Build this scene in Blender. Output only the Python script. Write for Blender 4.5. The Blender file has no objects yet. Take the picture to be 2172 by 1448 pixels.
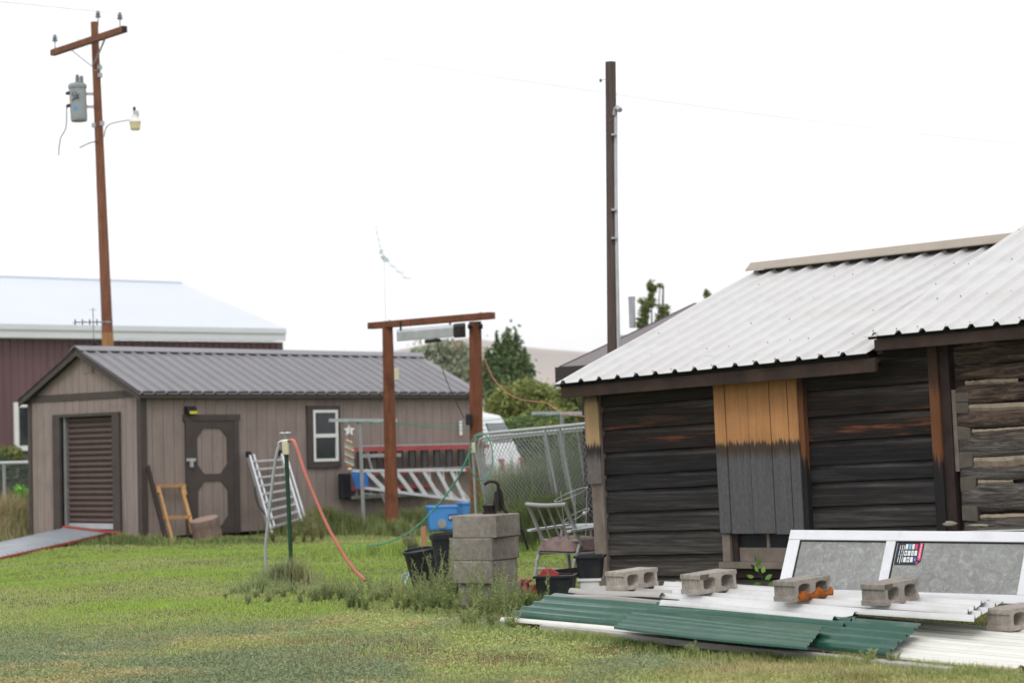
import bpy, math, random
import numpy as np
from mathutils import Vector, Matrix
random.seed(7); rng = np.random.default_rng(7)
sc = bpy.context.scene
col = sc.collection
R = math.radians
# ------------------------------------------------------------------ camera
F = 4500.0; CX, CY = 1086.0, 724.0; H = 1.45          # focal length in photo pixels, centre, eye height
pitch = math.atan(198 / F); roll = R(-1.7)
cam = bpy.data.cameras.new('camera'); camo = bpy.data.objects.new('camera', cam); col.objects.link(camo)
camo.matrix_world = Matrix.Translation((0, 0, H)) @ Matrix.Rotation(math.pi / 2 + pitch, 4, 'X') @ Matrix.Rotation(roll, 4, 'Z')
cam.sensor_width = 36; cam.lens = 36 * F / 2172; cam.clip_end = 20000; cam.clip_start = .1
cam.dof.use_dof = True; cam.dof.focus_distance = 16.0; cam.dof.aperture_fstop = 2.6
sc.camera = camo
# ------------------------------------------------------------------ world, sun, exposure
SUN_EL, SUN_AZ = R(46), R(188)         # azimuth clockwise from +Y (north): behind the camera
w = bpy.data.worlds.new('World'); sc.world = w; w.use_nodes = True
nt = w.node_tree; nt.nodes.clear()
def wn(t, **k):
    n = nt.nodes.new(t)
    for a, b in k.items(): setattr(n, a, b)
    return n
sky = wn('ShaderNodeTexSky', sky_type='NISHITA', sun_disc=False, sun_elevation=SUN_EL, sun_rotation=SUN_AZ)
ssc = wn('ShaderNodeVectorMath', operation='SCALE'); ssc.inputs['Scale'].default_value = .1
tc = wn('ShaderNodeTexCoord'); mp = wn('ShaderNodeMapping'); mp.inputs['Scale'].default_value = (1.2, 1.2, 4)
no = wn('ShaderNodeTexNoise'); no.inputs['Scale'].default_value = 1.6; no.inputs['Detail'].default_value = 4
cr = wn('ShaderNodeValToRGB'); cr.color_ramp.elements[0].position = .3; cr.color_ramp.elements[1].position = .62
cr.color_ramp.elements[0].color = (1.0, 1.0, 1.03, 1); cr.color_ramp.elements[1].color = (1.16, 1.16, 1.17, 1)
mx = wn('ShaderNodeMix', data_type='RGBA'); mx.inputs[0].default_value = .9
bg = wn('ShaderNodeBackground'); bg.inputs['Strength'].default_value = 1.0; wo = wn('ShaderNodeOutputWorld')
L = nt.links.new
L(tc.outputs['Generated'], mp.inputs['Vector']); L(mp.outputs[0], no.inputs['Vector']); L(no.outputs['Fac'], cr.inputs['Fac'])
L(sky.outputs[0], ssc.inputs[0]); L(ssc.outputs[0], mx.inputs['A']); L(cr.outputs[0], mx.inputs['B'])
L(mx.outputs['Result'], bg.inputs['Color']); L(bg.outputs[0], wo.inputs['Surface'])
sl = bpy.data.lights.new('sun', 'SUN'); sl.energy = .85; sl.angle = R(20); sl.color = (1, .97, .93)
so = bpy.data.objects.new('sun', sl); col.objects.link(so)
sd = Vector((math.sin(SUN_AZ) * math.cos(SUN_EL), math.cos(SUN_AZ) * math.cos(SUN_EL), math.sin(SUN_EL)))
so.rotation_euler = sd.to_track_quat('Z', 'Y').to_euler(); so.location = sd * 50
vs = sc.view_settings; vs.view_transform = 'Standard'; vs.look = 'None'; vs.gamma = 1; vs.use_curve_mapping = False
vs.exposure = 0.22
sc.cycles.volume_bounces = 2; sc.cycles.max_bounces = 10

# ------------------------------------------------------------------ helpers
MC = np.array(camo.matrix_world.to_3x3()); CAM = np.array([0, 0, H])
def ray(x, y): return MC @ np.array([(x - CX) / F, -(y - CY) / F, -1.0])
def P(x, y, D): d = ray(x, y); return CAM + d * (D / d[1])          # photo pixel at distance D
def G(x, y, z=0.0): d = ray(x, y); return CAM + d * ((z - H) / d[2])  # photo pixel on a level z
def npm(m): return np.array(m)
class Frame:
    def __init__(s, o, rot): s.M = Matrix.Translation(Vector(o)) @ rot; s.o = np.array(o, float); s.R = np.array(rot.to_3x3())
    def w(s, *p): return s.o + s.R @ np.array(p, float)
    def on(s, x, y, ax, v):
        d = s.R.T @ ray(x, y); c = s.R.T @ (CAM - s.o); return c + d * ((v - c[ax]) / d[ax])
def rot(a, ax): return Matrix.Rotation(R(a), 4, ax)
FRM = {}
def tag(o, label=None, cat=None, group=None, kind=None):
    for k, v in (('label', label), ('category', cat), ('group', group), ('kind', kind)):
        if v: o[k] = v
    return o
def thing(name, label, cat, loc=(0, 0, 0), frame=None, group=None):
    o = bpy.data.objects.new(name, None); col.objects.link(o); o.empty_display_size = .1
    M = frame.M if frame else Matrix.Translation(Vector(loc))
    o.matrix_world = M; FRM[o.name] = M.inverted()
    return tag(o, label, cat, group)
def finish(name, me, mat, parent, V, local):
    """V: Nx3 verts already in me are dummies until written here"""
    o = bpy.data.objects.new(name, me); col.objects.link(o)
    V = np.asarray(V, float)
    if parent is None:
        if not local:
            off = np.array([(V[:, 0].min() + V[:, 0].max()) / 2, (V[:, 1].min() + V[:, 1].max()) / 2, V[:, 2].min()])
            V = V - off; o.location = off
            FRM[o.name] = Matrix.Translation(Vector(off)).inverted()
        else: FRM[o.name] = Matrix.Identity(4)
    else:
        o.parent = parent; inv = FRM[parent.name]; FRM[o.name] = inv
        if not local:
            I = np.array(inv); V = V @ I[:3, :3].T + I[:3, 3]
    me.vertices.foreach_set('co', V.astype(np.float32).ravel()); me.update()
    if mat: me.materials.append(M_[mat] if isinstance(mat, str) else mat)
    return o
class MB:
    def __init__(s): s.v = []; s.f = []
    def add(s, vs_, fs):
        b = len(s.v); s.v += [tuple(map(float, p)) for p in vs_]; s.f += [tuple(i + b for i in f) for f in fs]; return s
    def hexa(s, p):   # 8 points: bottom ring 0-3, top ring 4-7
        return s.add(p, [(3, 2, 1, 0), (4, 5, 6, 7), (0, 1, 5, 4), (1, 2, 6, 5), (2, 3, 7, 6), (3, 0, 4, 7)])
    def box(s, x0, x1, y0, y1, z0, z1, fr=None):
        p = [(x0, y0, z0), (x1, y0, z0), (x1, y1, z0), (x0, y1, z0), (x0, y0, z1), (x1, y0, z1), (x1, y1, z1), (x0, y1, z1)]
        if fr: p = [fr.w(*q) for q in p]
        return s.hexa(p)
    def bar(s, a, b, wd, ht, up=(0, 0, 1)):   # box bar from a to b
        a = np.array(a, float); b = np.array(b, float); d = b - a; d /= np.linalg.norm(d)
        sd_ = np.cross(d, np.array(up, float)); sd_ /= np.linalg.norm(sd_); u = np.cross(sd_, d)
        q = [(-1, -1), (1, -1), (1, 1), (-1, 1)]
        p = [a + sd_ * i * wd / 2 + u * j * ht / 2 for i, j in q] + [b + sd_ * i * wd / 2 + u * j * ht / 2 for i, j in q]
        return s.hexa(p)
    def tube(s, pts, r, n=8, cap=True):
        pts = [np.array(p, float) for p in pts]; m = len(pts)
        rs = r if hasattr(r, '__len__') else [r] * m
        vsx = []; pu = None
        for i in range(m):
            d = pts[min(i + 1, m - 1)] - pts[max(i - 1, 0)]; d = d / (np.linalg.norm(d) + 1e-9)
            if pu is None: pu = np.array([0, 0, 1.]) if abs(d[2]) < .9 else np.array([1., 0, 0])
            sx = np.cross(d, pu); sx /= np.linalg.norm(sx); u = np.cross(sx, d); pu = u
            for k in range(n):
                a = 2 * math.pi * k / n; vsx.append(pts[i] + (sx * math.cos(a) + u * math.sin(a)) * rs[i])
        fs = [(i * n + k, i * n + (k + 1) % n, (i + 1) * n + (k + 1) % n, (i + 1) * n + k) for i in range(m - 1) for k in range(n)]
        if cap: fs += [tuple(range(n - 1, -1, -1)), tuple((m - 1) * n + k for k in range(n))]
        return s.add(vsx, fs)
    def lathe(s, o, prof, n=20, ax=(0, 0, 1)):  # prof: (r, h) pairs along axis
        o = np.array(o, float); ax = np.array(ax, float); ax /= np.linalg.norm(ax)
        t = np.array([1., 0, 0]) if abs(ax[0]) < .8 else np.array([0, 1., 0])
        a1 = np.cross(ax, t); a1 /= np.linalg.norm(a1); a2 = np.cross(ax, a1)
        vsx = [o + ax * h + (a1 * math.cos(2 * math.pi * k / n) + a2 * math.sin(2 * math.pi * k / n)) * r for r, h in prof for k in range(n)]
        m = len(prof)
        fs = [(i * n + k, i * n + (k + 1) % n, (i + 1) * n + (k + 1) % n, (i + 1) * n + k) for i in range(m - 1) for k in range(n)]
        fs += [tuple(range(n - 1, -1, -1)), tuple((m - 1) * n + k for k in range(n))]
        return s.add(vsx, fs)
    def prism(s, poly, ext):   # polygon (3D points), extruded by vector
        n = len(poly); e = np.array(ext, float); p = [np.array(q, float) for q in poly]
        return s.add(p + [q + e for q in p], [tuple(range(n - 1, -1, -1)), tuple(range(n, 2 * n))] + [(i, (i + 1) % n, n + (i + 1) % n, n + i) for i in range(n)])
    def build(s, name, mat, parent=None, local=False, smooth=False, bevel=0, seg=2):
        me = bpy.data.meshes.new(name); me.from_pydata(s.v, [], s.f)
        o = finish(name, me, mat, parent, s.v, local)
        if smooth: me.polygons.foreach_set('use_smooth', [True] * len(me.polygons))
        if bevel:
            b = o.modifiers.new('bevel', 'BEVEL'); b.width = bevel; b.segments = seg; b.limit_method = 'ANGLE'
        return o
def npmesh(name, V, Fc, mat, parent=None, local=False, colr=None, smooth=False):
    V = np.asarray(V, np.float32); Fc = np.asarray(Fc, np.int32); k = Fc.shape[1]
    me = bpy.data.meshes.new(name); me.vertices.add(len(V)); me.loops.add(Fc.size); me.polygons.add(len(Fc))
    me.loops.foreach_set('vertex_index', Fc.ravel()); me.polygons.foreach_set('loop_start', np.arange(0, Fc.size, k, dtype=np.int32))
    try: me.polygons.foreach_set('loop_total', np.full(len(Fc), k, np.int32))
    except Exception: pass
    o = finish(name, me, mat, parent, V, local); me.update(calc_edges=True)
    if colr is not None:
        a = me.color_attributes.new('Col', 'FLOAT_COLOR', 'POINT')
        c4 = np.ones((len(V), 4), np.float32); c4[:, :3] = colr; a.data.foreach_set('color', c4.ravel())
    if smooth: me.polygons.foreach_set('use_smooth', [True] * len(me.polygons))
    return o
def dup(root, loc=None, M=None, label=None):
    r = root.copy(); col.objects.link(r)
    if M is not None: r.matrix_world = M
    elif loc is not None: r.location = loc
    if label: r['label'] = label
    for ch in root.children:
        c = ch.copy(); col.objects.link(c); c.parent = r
        for g in ch.children:
            d = g.copy(); col.objects.link(d); d.parent = c
    return r
def spline(pts, n=12):
    pts = [np.array(p, float) for p in pts]; out = []
    for i in range(len(pts) - 1):
        p0 = pts[max(i - 1, 0)]; p1 = pts[i]; p2 = pts[i + 1]; p3 = pts[min(i + 2, len(pts) - 1)]
        for k in range(n):
            t = k / n
            out.append(.5 * ((2 * p1) + (-p0 + p2) * t + (2 * p0 - 5 * p1 + 4 * p2 - p3) * t * t + (-p0 + 3 * p1 - 3 * p2 + p3) * t ** 3))
    return out + [pts[-1]]

# ------------------------------------------------------------------ materials
M_ = {}
class NT:
    def __init__(s, name):
        m = bpy.data.materials.new(name); m.use_nodes = True; s.m = m; s.t = m.node_tree; s.b = s.t.nodes['Principled BSDF']
        M_[name] = m; s.tc = s.n('ShaderNodeTexCoord')
    def n(s, t, **k):
        x = s.t.nodes.new(t)
        for a, b in k.items(): setattr(x, a, b)
        return x
    def l(s, a, b): s.t.links.new(a, b)
    def noise(s, scale, stretch=(1, 1, 1), detail=5, rough=.6, src='Object', loc=(0, 0, 0), dist=0):
        mp_ = s.n('ShaderNodeMapping'); mp_.inputs['Scale'].default_value = stretch; mp_.inputs['Location'].default_value = loc
        s.l(s.tc.outputs[src], mp_.inputs['Vector'])
        x = s.n('ShaderNodeTexNoise'); x.inputs['Scale'].default_value = scale; x.inputs['Detail'].default_value = detail
        x.inputs['Roughness'].default_value = rough; x.inputs['Distortion'].default_value = dist
        s.l(mp_.outputs[0], x.inputs['Vector']); return x.outputs['Fac']
    def ramp(s, f, stops):
        r = s.n('ShaderNodeValToRGB'); e = r.color_ramp.elements
        while len(e) > 1: e.remove(e[-1])
        for i, (p, c) in enumerate(stops):
            q = e[0] if i == 0 else e.new(p)
            q.position = p; q.color = (*(c if hasattr(c, '__len__') else (c, c, c)), 1)
        s.l(f, r.inputs['Fac']); return r.outputs['Color']
    def mix(s, f, a, b, mode='MIX'):
        x = s.n('ShaderNodeMix', data_type='RGBA', blend_type=mode)
        for i, q in ((0, f), (6, a), (7, b)):
            if isinstance(q, (int, float)): x.inputs[i].default_value = q
            elif isinstance(q, tuple): x.inputs[i].default_value = (*q, 1)
            else: s.l(q, x.inputs[i])
        return x.outputs[2]
    def math(s, op, a, b=0.0):
        x = s.n('ShaderNodeMath', operation=op)
        for i, q in ((0, a), (1, b)):
            if isinstance(q, (int, float)): x.inputs[i].default_value = q
            else: s.l(q, x.inputs[i])
        return x.outputs[0]
    def sep(s, src='Object'):
        x = s.n('ShaderNodeSeparateXYZ'); s.l(s.tc.outputs[src], x.inputs[0]); return x.outputs
    def bump(s, f, dist=.005, st=.6):
        b = s.n('ShaderNodeBump'); b.inputs['Distance'].default_value = dist; b.inputs['Strength'].default_value = st
        s.l(f, b.inputs['Height']); s.l(b.outputs[0], s.b.inputs['Normal'])
    def done(s, c, rough=.7, metal=0, spec=.3):
        if isinstance(c, tuple): s.b.inputs['Base Color'].default_value = (*c, 1)
        else: s.l(c, s.b.inputs['Base Color'])
        if isinstance(rough, (int, float)): s.b.inputs['Roughness'].default_value = rough
        else: s.l(rough, s.b.inputs['Roughness'])
        s.b.inputs['Metallic'].default_value = metal; s.b.inputs['Specular IOR Level'].default_value = spec
        return s.m
def M(name, c, rough=.7, metal=0, var=.18, scale=6, stretch=(1, 1, 1), bump=0, spec=.3, dirt=None, dscale=2.5, src='Object', oi=0.0):
    t = NT(name)
    f = t.noise(scale, stretch, src=src)
    c = np.array(c)
    out = t.ramp(f, [(.25, tuple(np.clip(c * (1 - var), 0, 1))), (.75, tuple(np.clip(c * (1 + var), 0, 1)))])
    if dirt:
        g = t.ramp(t.noise(dscale, (1, 1, 1), detail=8, rough=.7, src=src), [(.5, 0.), (.72, 1.)])
        out = t.mix(t.math('MULTIPLY', g, .7), out, dirt)
    if oi:
        oi_ = t.n('ShaderNodeObjectInfo'); k = t.math('ADD', t.math('MULTIPLY', oi_.outputs['Random'], 2 * oi), 1 - oi)
        cmb = t.n('ShaderNodeCombineXYZ')
        for i in range(3): t.l(k, cmb.inputs[i])
        out = t.mix(1.0, out, cmb.outputs[0], 'MULTIPLY')
    if bump: t.bump(f, bump)
    return t.done(out, rough, metal, spec)
M('siding', (.282, .226, .204), .75, var=.14, scale=5, stretch=(3, 3, .4), bump=.003, dirt=(.185, .152, .138), dscale=1.6, oi=.05)
M('shed_trim', (.072, .058, .053), .7, var=.2, scale=4)
M('shed_roof', (.222, .215, .230), .42, .15, var=.08, scale=3, spec=.5)
M('shed_door', (.095, .062, .053), .5, var=.12, scale=4, spec=.4)
M('white_vinyl', (.78, .78, .76), .4, var=.05)
M('panel_white', (.74, .75, .78), .35, var=.06, scale=3, dirt=(.52, .53, .56), dscale=2.2)  # greyer patches: slight grime plus reflection streaks painted into the frame colour
M('barn_wall', (.150, .080, .090), .32, var=.15, scale=1.5, stretch=(1, 1, .2), oi=.12)
M('barn_white', (.72, .74, .77), .5, var=.04, scale=1)
M('barn_roof', (.60, .64, .72), .35, 0, var=.03, scale=.5, spec=.5)
M('glass_dark', (.02, .025, .03), .06, var=.3, spec=.6)
M('creosote', (.175, .062, .031), .85, var=.45, scale=4, stretch=(6, 6, .5), bump=.006, dirt=(.06, .026, .016), dscale=3)
M('pole_brown', (.215, .088, .050), .85, var=.4, scale=4, stretch=(6, 6, .5), bump=.006, dirt=(.09, .045, .03), dscale=2)
M('pole_tan', (.34, .17, .075), .85, var=.35, scale=4, stretch=(6, 6, .4), bump=.006, dirt=(.12, .055, .03), dscale=3)
M('pole_grey', (.10, .075, .068), .85, var=.35, scale=4, stretch=(6, 6, .5), bump=.005, dirt=(.16, .06, .035), dscale=1.2)
M('galv', (.42, .43, .44), .4, .6, var=.15, scale=9)
M('mesh_wire', (.33, .34, .345), .5, .5, var=.1)
M('rung_dull', (.075, .07, .07), .6, .2, var=.3, scale=6)
M('galv_pale', (.52, .54, .56), .45, .4, var=.12, scale=9)
M('steel_grey', (.36, .35, .35), .5, .3, var=.15, scale=12)
M('black_iron', (.018, .015, .015), .5, .2, var=.4, scale=20, dirt=(.06, .03, .018), dscale=8)
M('black_plastic', (.016, .019, .024), .45, var=.25, scale=8, dirt=(.06, .06, .055), dscale=5)
M('rubber', (.012, .012, .013), .7)
M('transformer', (.33, .36, .37), .45, .1, var=.08, scale=4, dirt=(.22, .23, .23))
M('porcelain', (.20, .22, .27), .25, var=.1, spec=.5)
M('lamp_lens', (.72, .63, .36), .3, var=.05)
M('blue_mark', (.10, .35, .75), .5)
M('alu', (.72, .73, .76), .38, .55, var=.08, scale=10)
M('red_fibre', (.42, .07, .075), .5, var=.2, scale=5, dirt=(.3, .12, .12))
M('red_paint', (.38, .05, .04), .5, var=.25, scale=6, dirt=(.2, .09, .07))
M('blue_plastic', (.09, .33, .80), .45, var=.1, scale=4, dirt=(.10, .30, .68), dscale=3)
M('blue_dark', (.02, .05, .22), .5)
M('ladder_blue', (.03, .17, .55), .4)
M('ramp_alu', (.36, .39, .42), .5, .4, var=.15, scale=3, dirt=(.26, .27, .28))
M('raw_wood', (.44, .25, .11), .75, var=.25, scale=6, stretch=(4, 4, 1), bump=.002)
M('grey_wood', (.20, .165, .14), .85, var=.3, scale=8, stretch=(1, 1, 1), bump=.003, dirt=(.09, .07, .06))
M('dark_wood', (.035, .022, .020), .8, var=.4, scale=6, bump=.003)
M('stake_wood', (.42, .22, .13), .8, var=.2, scale=9)
M('log_end_tan', (.34, .235, .19), .85, var=.12, scale=14, bump=.003)
M('log_bark', (.22, .155, .13), .9, var=.25, scale=14, stretch=(1, 1, .3), bump=.006)
M('post_green', (.018, .06, .030), .55, var=.2)
M('hose_grey', (.34, .36, .36), .5, var=.12)
M('hose_red', (.52, .16, .12), .5, var=.12, dirt=(.4, .17, .13))
M('hose_green', (.07, .30, .21), .45, var=.15)
M('cream_plastic', (.66, .63, .44), .5, var=.06)
M('cord_orange', (.48, .13, .07), .5)
M('cord_dark', (.03, .03, .035), .6)
M('wire', (.10, .10, .12), .5); M('line_wire', (.55, .55, .60), .5)
M('white_paint', (.80, .80, .79), .4, var=.05, scale=2)
M('car_white', (.80, .81, .83), .25, var=.02, spec=.6)
M('concrete', (.335, .30, .262), .93, var=.36, scale=22, bump=.007, dirt=(.17, .145, .12), dscale=5, oi=.16)
M('concrete_dark', (.26, .232, .205), .93, var=.32, scale=18, bump=.007, dirt=(.12, .105, .09), dscale=2.5, oi=.14)
M('rust_foam', (.34, .095, .012), .85, var=.5, scale=30, bump=.01, dirt=(.12, .03, .008), dscale=12)
M('sheet_white', (.66, .66, .655), .35, 0, var=.03, scale=3, spec=.5, dirt=(.50, .49, .47), dscale=2)
M('sheet_ivory', (.72, .715, .66), .38, 0, var=.03, scale=3, spec=.5, dirt=(.58, .565, .50), dscale=2)
M('sheet_grey', (.42, .40, .38), .5, .1, var=.08, scale=4, dirt=(.32, .30, .28))
M('sheet_green', (.013, .085, .054), .30, 0, var=.2, scale=4, spec=.5, dirt=(.06, .135, .10), dscale=4.5)
M('tan_cap', (.36, .315, .255), .5, var=.08)
M('roof_dark', (.17, .145, .15), .55, .1, var=.1)
M('fascia_dark', (.05, .04, .042), .7)
M('soffit_wood', (.050, .032, .025), .85, var=.45, scale=5, bump=.004)
M('chink', (.30, .245, .185), .95, var=.35, scale=18, bump=.006, dirt=(.28, .23, .18), dscale=6)
M('mortar', (.11, .098, .082), .95, var=.2, scale=18, bump=.006, dirt=(.09, .08, .065), dscale=5)
M('void', (.006, .006, .006), .9)
M('cushion', (.24, .17, .155), .9, var=.1, scale=12, dirt=(.035, .03, .035), dscale=9)
M('sticker_black', (.022, .024, .04), .4, var=.1)
M('sticker_pink', (.70, .06, .17), .4, var=.15)
M('sticker_white', (.72, .75, .74), .4, var=.1)
M('sticker_blue', (.25, .45, .62), .4)
M('sticker_navy', (.07, .08, .30), .4)
M('yellow_tag', (.60, .52, .05), .5)
M('chime_orange', (.60, .27, .05), .5); M('chime_teal', (.35, .50, .52), .4)
M('pink_plastic', (.42, .05, .09), .5, var=.15)
M('stone', (.30, .275, .22), .9, var=.2, scale=15, bump=.005)
M('bark', (.09, .065, .05), .9, var=.3, scale=8, bump=.01)
# cabin boards: unweathered red-brown high under the eave, black across the middle, greyer low down
t = NT('cabin_board'); X, Y_, Z_ = t.sep()
zz = t.math('ADD', Z_, t.math('MULTIPLY', t.math('SUBTRACT', t.noise(1.2, (1, 1, 3)), .5), .5))
base = t.ramp(t.math('DIVIDE', zz, 2.0), [(.04, (.066, .058, .052)), (.28, (.046, .041, .039)), (.45, (.022, .020, .021)), (.58, (.011, .010, .011)), (.70, (.020, .013, .010)), (.85, (.030, .022, .018))])
g1 = t.noise(3.0, (.45, 1, 20), detail=10, rough=.72, dist=.35); g2 = t.noise(9, (.35, 1, 16), detail=4)
c = t.mix(1.0, base, t.ramp(g1, [(.28, .35), (.5, 1.0), (.62, 1.5), (.75, 2.8)]), 'MULTIPLY')
gzz = t.sep('Generated')[2]; lit_cove = t.math('MULTIPLY', t.ramp(gzz, [(.69, 0.), (.76, 1.), (.9, .8), (.95, 0.)]), t.ramp(t.noise(2.4, (.6, 1, 5), detail=6, rough=.7, loc=(1, 4, 2)), [(.32, .15), (.62, 1.)]))  # paler cove on each board: rain bleaching plus sky light put into the colour
c = t.mix(t.math('MULTIPLY', lit_cove, .8), c, t.mix(.5, c, (.16, .148, .142)))
c = t.mix(1.0, c, t.ramp(t.noise(2.6, (.35, 1, 6), detail=7, rough=.75, dist=.5, loc=(5, 2, 8)), [(.33, .38), (.5, .85), (.66, 1.75)]), 'MULTIPLY')
red = t.math('MULTIPLY', t.ramp(t.noise(1.6, (.55, 1, 7), detail=8, rough=.7), [(.53, 0.), (.63, 1.)]), t.ramp(t.math('DIVIDE', Z_, 2.0), [(.60, 0.), (.655, 1.), (.73, .85), (.80, .12), (.95, .05)]))
c = t.mix(red, c, (.20, .062, .027))
c = t.mix(t.math('MULTIPLY', t.ramp(t.noise(7, (.3, 1, 4), detail=6, rough=.75, loc=(3, 1, 2)), [(.58, 0.), (.75, 1.)]), .3), c, (.08, .07, .064))
t.bump(g1, .012, .7); t.done(c, .8, 0, .3)
# hewn logs
t = NT('log_wood'); X, Y_, Z_ = t.sep()
g1 = t.noise(3.4, (.7, 1, 7), detail=10, rough=.78, dist=1.2)
c = t.ramp(g1, [(.34, (.018, .016, .016)), (.45, (.075, .068, .063)), (.54, (.15, .135, .122)), (.66, (.33, .295, .26))])
up = t.ramp(t.math('DIVIDE', Z_, 2.0), [(.60, 0.), (.70, 1.)])
c = t.mix(t.math('MULTIPLY', up, .75), c, t.ramp(g1, [(.34, (.014, .009, .008)), (.48, (.065, .038, .027)), (.66, (.26, .165, .11))]))
orange = t.ramp(t.noise(2.2, (.5, 1, 8), detail=8, rough=.75, loc=(2, 0, 5)), [(.56, 0.), (.66, 1.)])
c = t.mix(t.math('MULTIPLY', orange, t.ramp(t.math('DIVIDE', Z_, 2.0), [(.35, .1), (.52, .45), (.62, .9), (.72, .2), (.9, .0)])), c, (.26, .085, .03))
wash = t.ramp(t.noise(2.6, (.6, 1, 6), detail=7, rough=.7, loc=(7, 0, 1)), [(.60, 0.), (.72, 1.)])
c = t.mix(t.math('MULTIPLY', wash, t.ramp(t.math('DIVIDE', Z_, 2.0), [(.66, 0.), (.71, .8), (.80, .7), (.86, .1)])), c, (.42, .37, .30))
t.bump(g1, .035, 1.0); t.done(c, .85, 0, .25)
# shutter: bare orange wood above, rain-greyed below a ragged line
def weather(name, zl, amp, tan_, grey, grain=(14, 14, .6), dark=(.035, .025, .02), zband=.11, topdark=None):
    t = NT(name); X, Y_, Z_ = t.sep()
    jag = t.math('MULTIPLY', t.math('SUBTRACT', t.noise(6, (8, 8, .12), detail=6, rough=.75), .5), amp)
    z2 = t.math('ADD', Z_, jag)
    f1 = t.ramp(t.math('ADD', t.math('MULTIPLY', t.math('SUBTRACT', z2, zl), 6), .5), [(.42, 0.), (.60, 1.)])
    f2 = t.ramp(t.math('ADD', t.math('MULTIPLY', t.math('SUBTRACT', z2, zl - zband), 4), .5), [(.30, 0.), (.66, 1.)])
    gr = t.noise(2.2, grain, detail=8, rough=.7); gr2 = t.noise(40, (1, 1, .5), detail=3)
    tn = t.mix(1.0, t.ramp(t.noise(2.5, (1, 1, 1)), [(.35, tuple(np.array(tan_) * .82)), (.7, tuple(np.array(tan_) * 1.1))]), t.ramp(gr, [(.3, .78), (.7, 1.1)]), 'MULTIPLY')
    gy = t.mix(1.0, grey, t.mix(.5, t.ramp(gr, [(.3, .7), (.7, 1.25)]), t.ramp(gr2, [(.3, .65), (.7, 1.3)])), 'MULTIPLY')
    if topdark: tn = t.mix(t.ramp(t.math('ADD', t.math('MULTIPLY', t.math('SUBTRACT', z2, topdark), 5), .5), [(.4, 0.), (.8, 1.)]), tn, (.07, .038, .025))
    c = t.mix(f1, t.mix(f2, gy, dark), tn)
    t.bump(gr, .006, .6); t.done(c, .8, 0, .3)
weather('shutter_wood', 1.30, .24, (.50, .245, .10), (.108, .104, .110), dark=(.062, .043, .032), topdark=None)
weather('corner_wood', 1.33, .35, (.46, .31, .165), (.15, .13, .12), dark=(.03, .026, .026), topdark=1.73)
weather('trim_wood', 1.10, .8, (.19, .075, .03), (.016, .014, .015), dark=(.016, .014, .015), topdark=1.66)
# white roofing
t = NT('roof_white'); f = t.noise(2, (.3, 2, 1), detail=6)
t.done(t.mix(t.math('MULTIPLY', t.ramp(t.noise(1.4, (.5, 2, 1), detail=8, rough=.7), [(.45, 0.), (.75, 1.)]), .35), t.ramp(f, [(.3, (.55, .54, .535)), (.7, (.625, .62, .615))]), (.46, .43, .39)), .45, 0, .4)
# glass with fine and broad grey mottling
t = NT('mottled_glass')
f = t.noise(15, (1, 1, 1), detail=8, rough=.85, dist=.9); g = t.noise(1.9, (1, 1, .5), detail=3)
c = t.ramp(f, [(.33, (.14, .135, .125)), (.46, (.22, .215, .20)), (.55, (.30, .305, .285)), (.68, (.55, .56, .53))])
c = t.mix(.35, c, t.ramp(g, [(.3, (.12, .13, .135)), (.7, (.32, .34, .33))]))
t.bump(f, .003, .5); t.done(c, .28, 0, .5)
# ground
t = NT('ground_soil'); X, Y_, Z_ = t.sep()
n1 = t.noise(1.1, detail=8, rough=.7); n2 = t.noise(14, detail=6, rough=.7); n3 = t.noise(.5, detail=3, loc=(4, 9, 0))
c = t.ramp(n2, [(.3, (.055, .042, .027)), (.5, (.10, .082, .045)), (.7, (.16, .13, .075))])
c = t.mix(t.ramp(n1, [(.38, 1.), (.62, .2)]), c, t.ramp(n2, [(.3, (.10, .14, .045)), (.7, (.20, .25, .085))]))
c = t.mix(t.ramp(t.math('DIVIDE', Y_, 100.0), [(.45, 0.), (.9, 1.)]), c, t.ramp(n3, [(.35, (.10, .12, .045)), (.65, (.20, .165, .09))]))
t.bump(n2, .02, .5); t.done(c, .95, 0, .1)
t = NT('hill_grass'); n1 = t.noise(.0022, detail=8, rough=.6); n2 = t.noise(.012, (1, 1, 4), detail=6)
c = t.ramp(n1, [(.35, (.24, .20, .17)), (.52, (.36, .30, .25)), (.68, (.42, .36, .29))]); c = t.mix(t.ramp(n2, [(.56, 0.), (.7, .6)]), c, (.20, .18, .17)); t.done(c, .95, 0, .1)
# leaves and blades take their own colour from a per-leaf attribute
def leafmat(name, tr=.3, rough=.6):
    t = NT(name); a = t.n('ShaderNodeAttribute', attribute_name='Col')
    t.done(a.outputs['Color'], rough, 0, .2)
    tl = t.n('ShaderNodeBsdfTranslucent'); t.l(a.outputs['Color'], tl.inputs['Color'])
    ms = t.n('ShaderNodeMixShader'); ms.inputs[0].default_value = tr
    out = t.t.nodes['Material Output']; t.l(t.b.outputs[0], ms.inputs[1]); t.l(tl.outputs[0], ms.inputs[2]); t.l(ms.outputs[0], out.inputs['Surface'])
leafmat('leaf'); leafmat('blade', .35)
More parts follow.
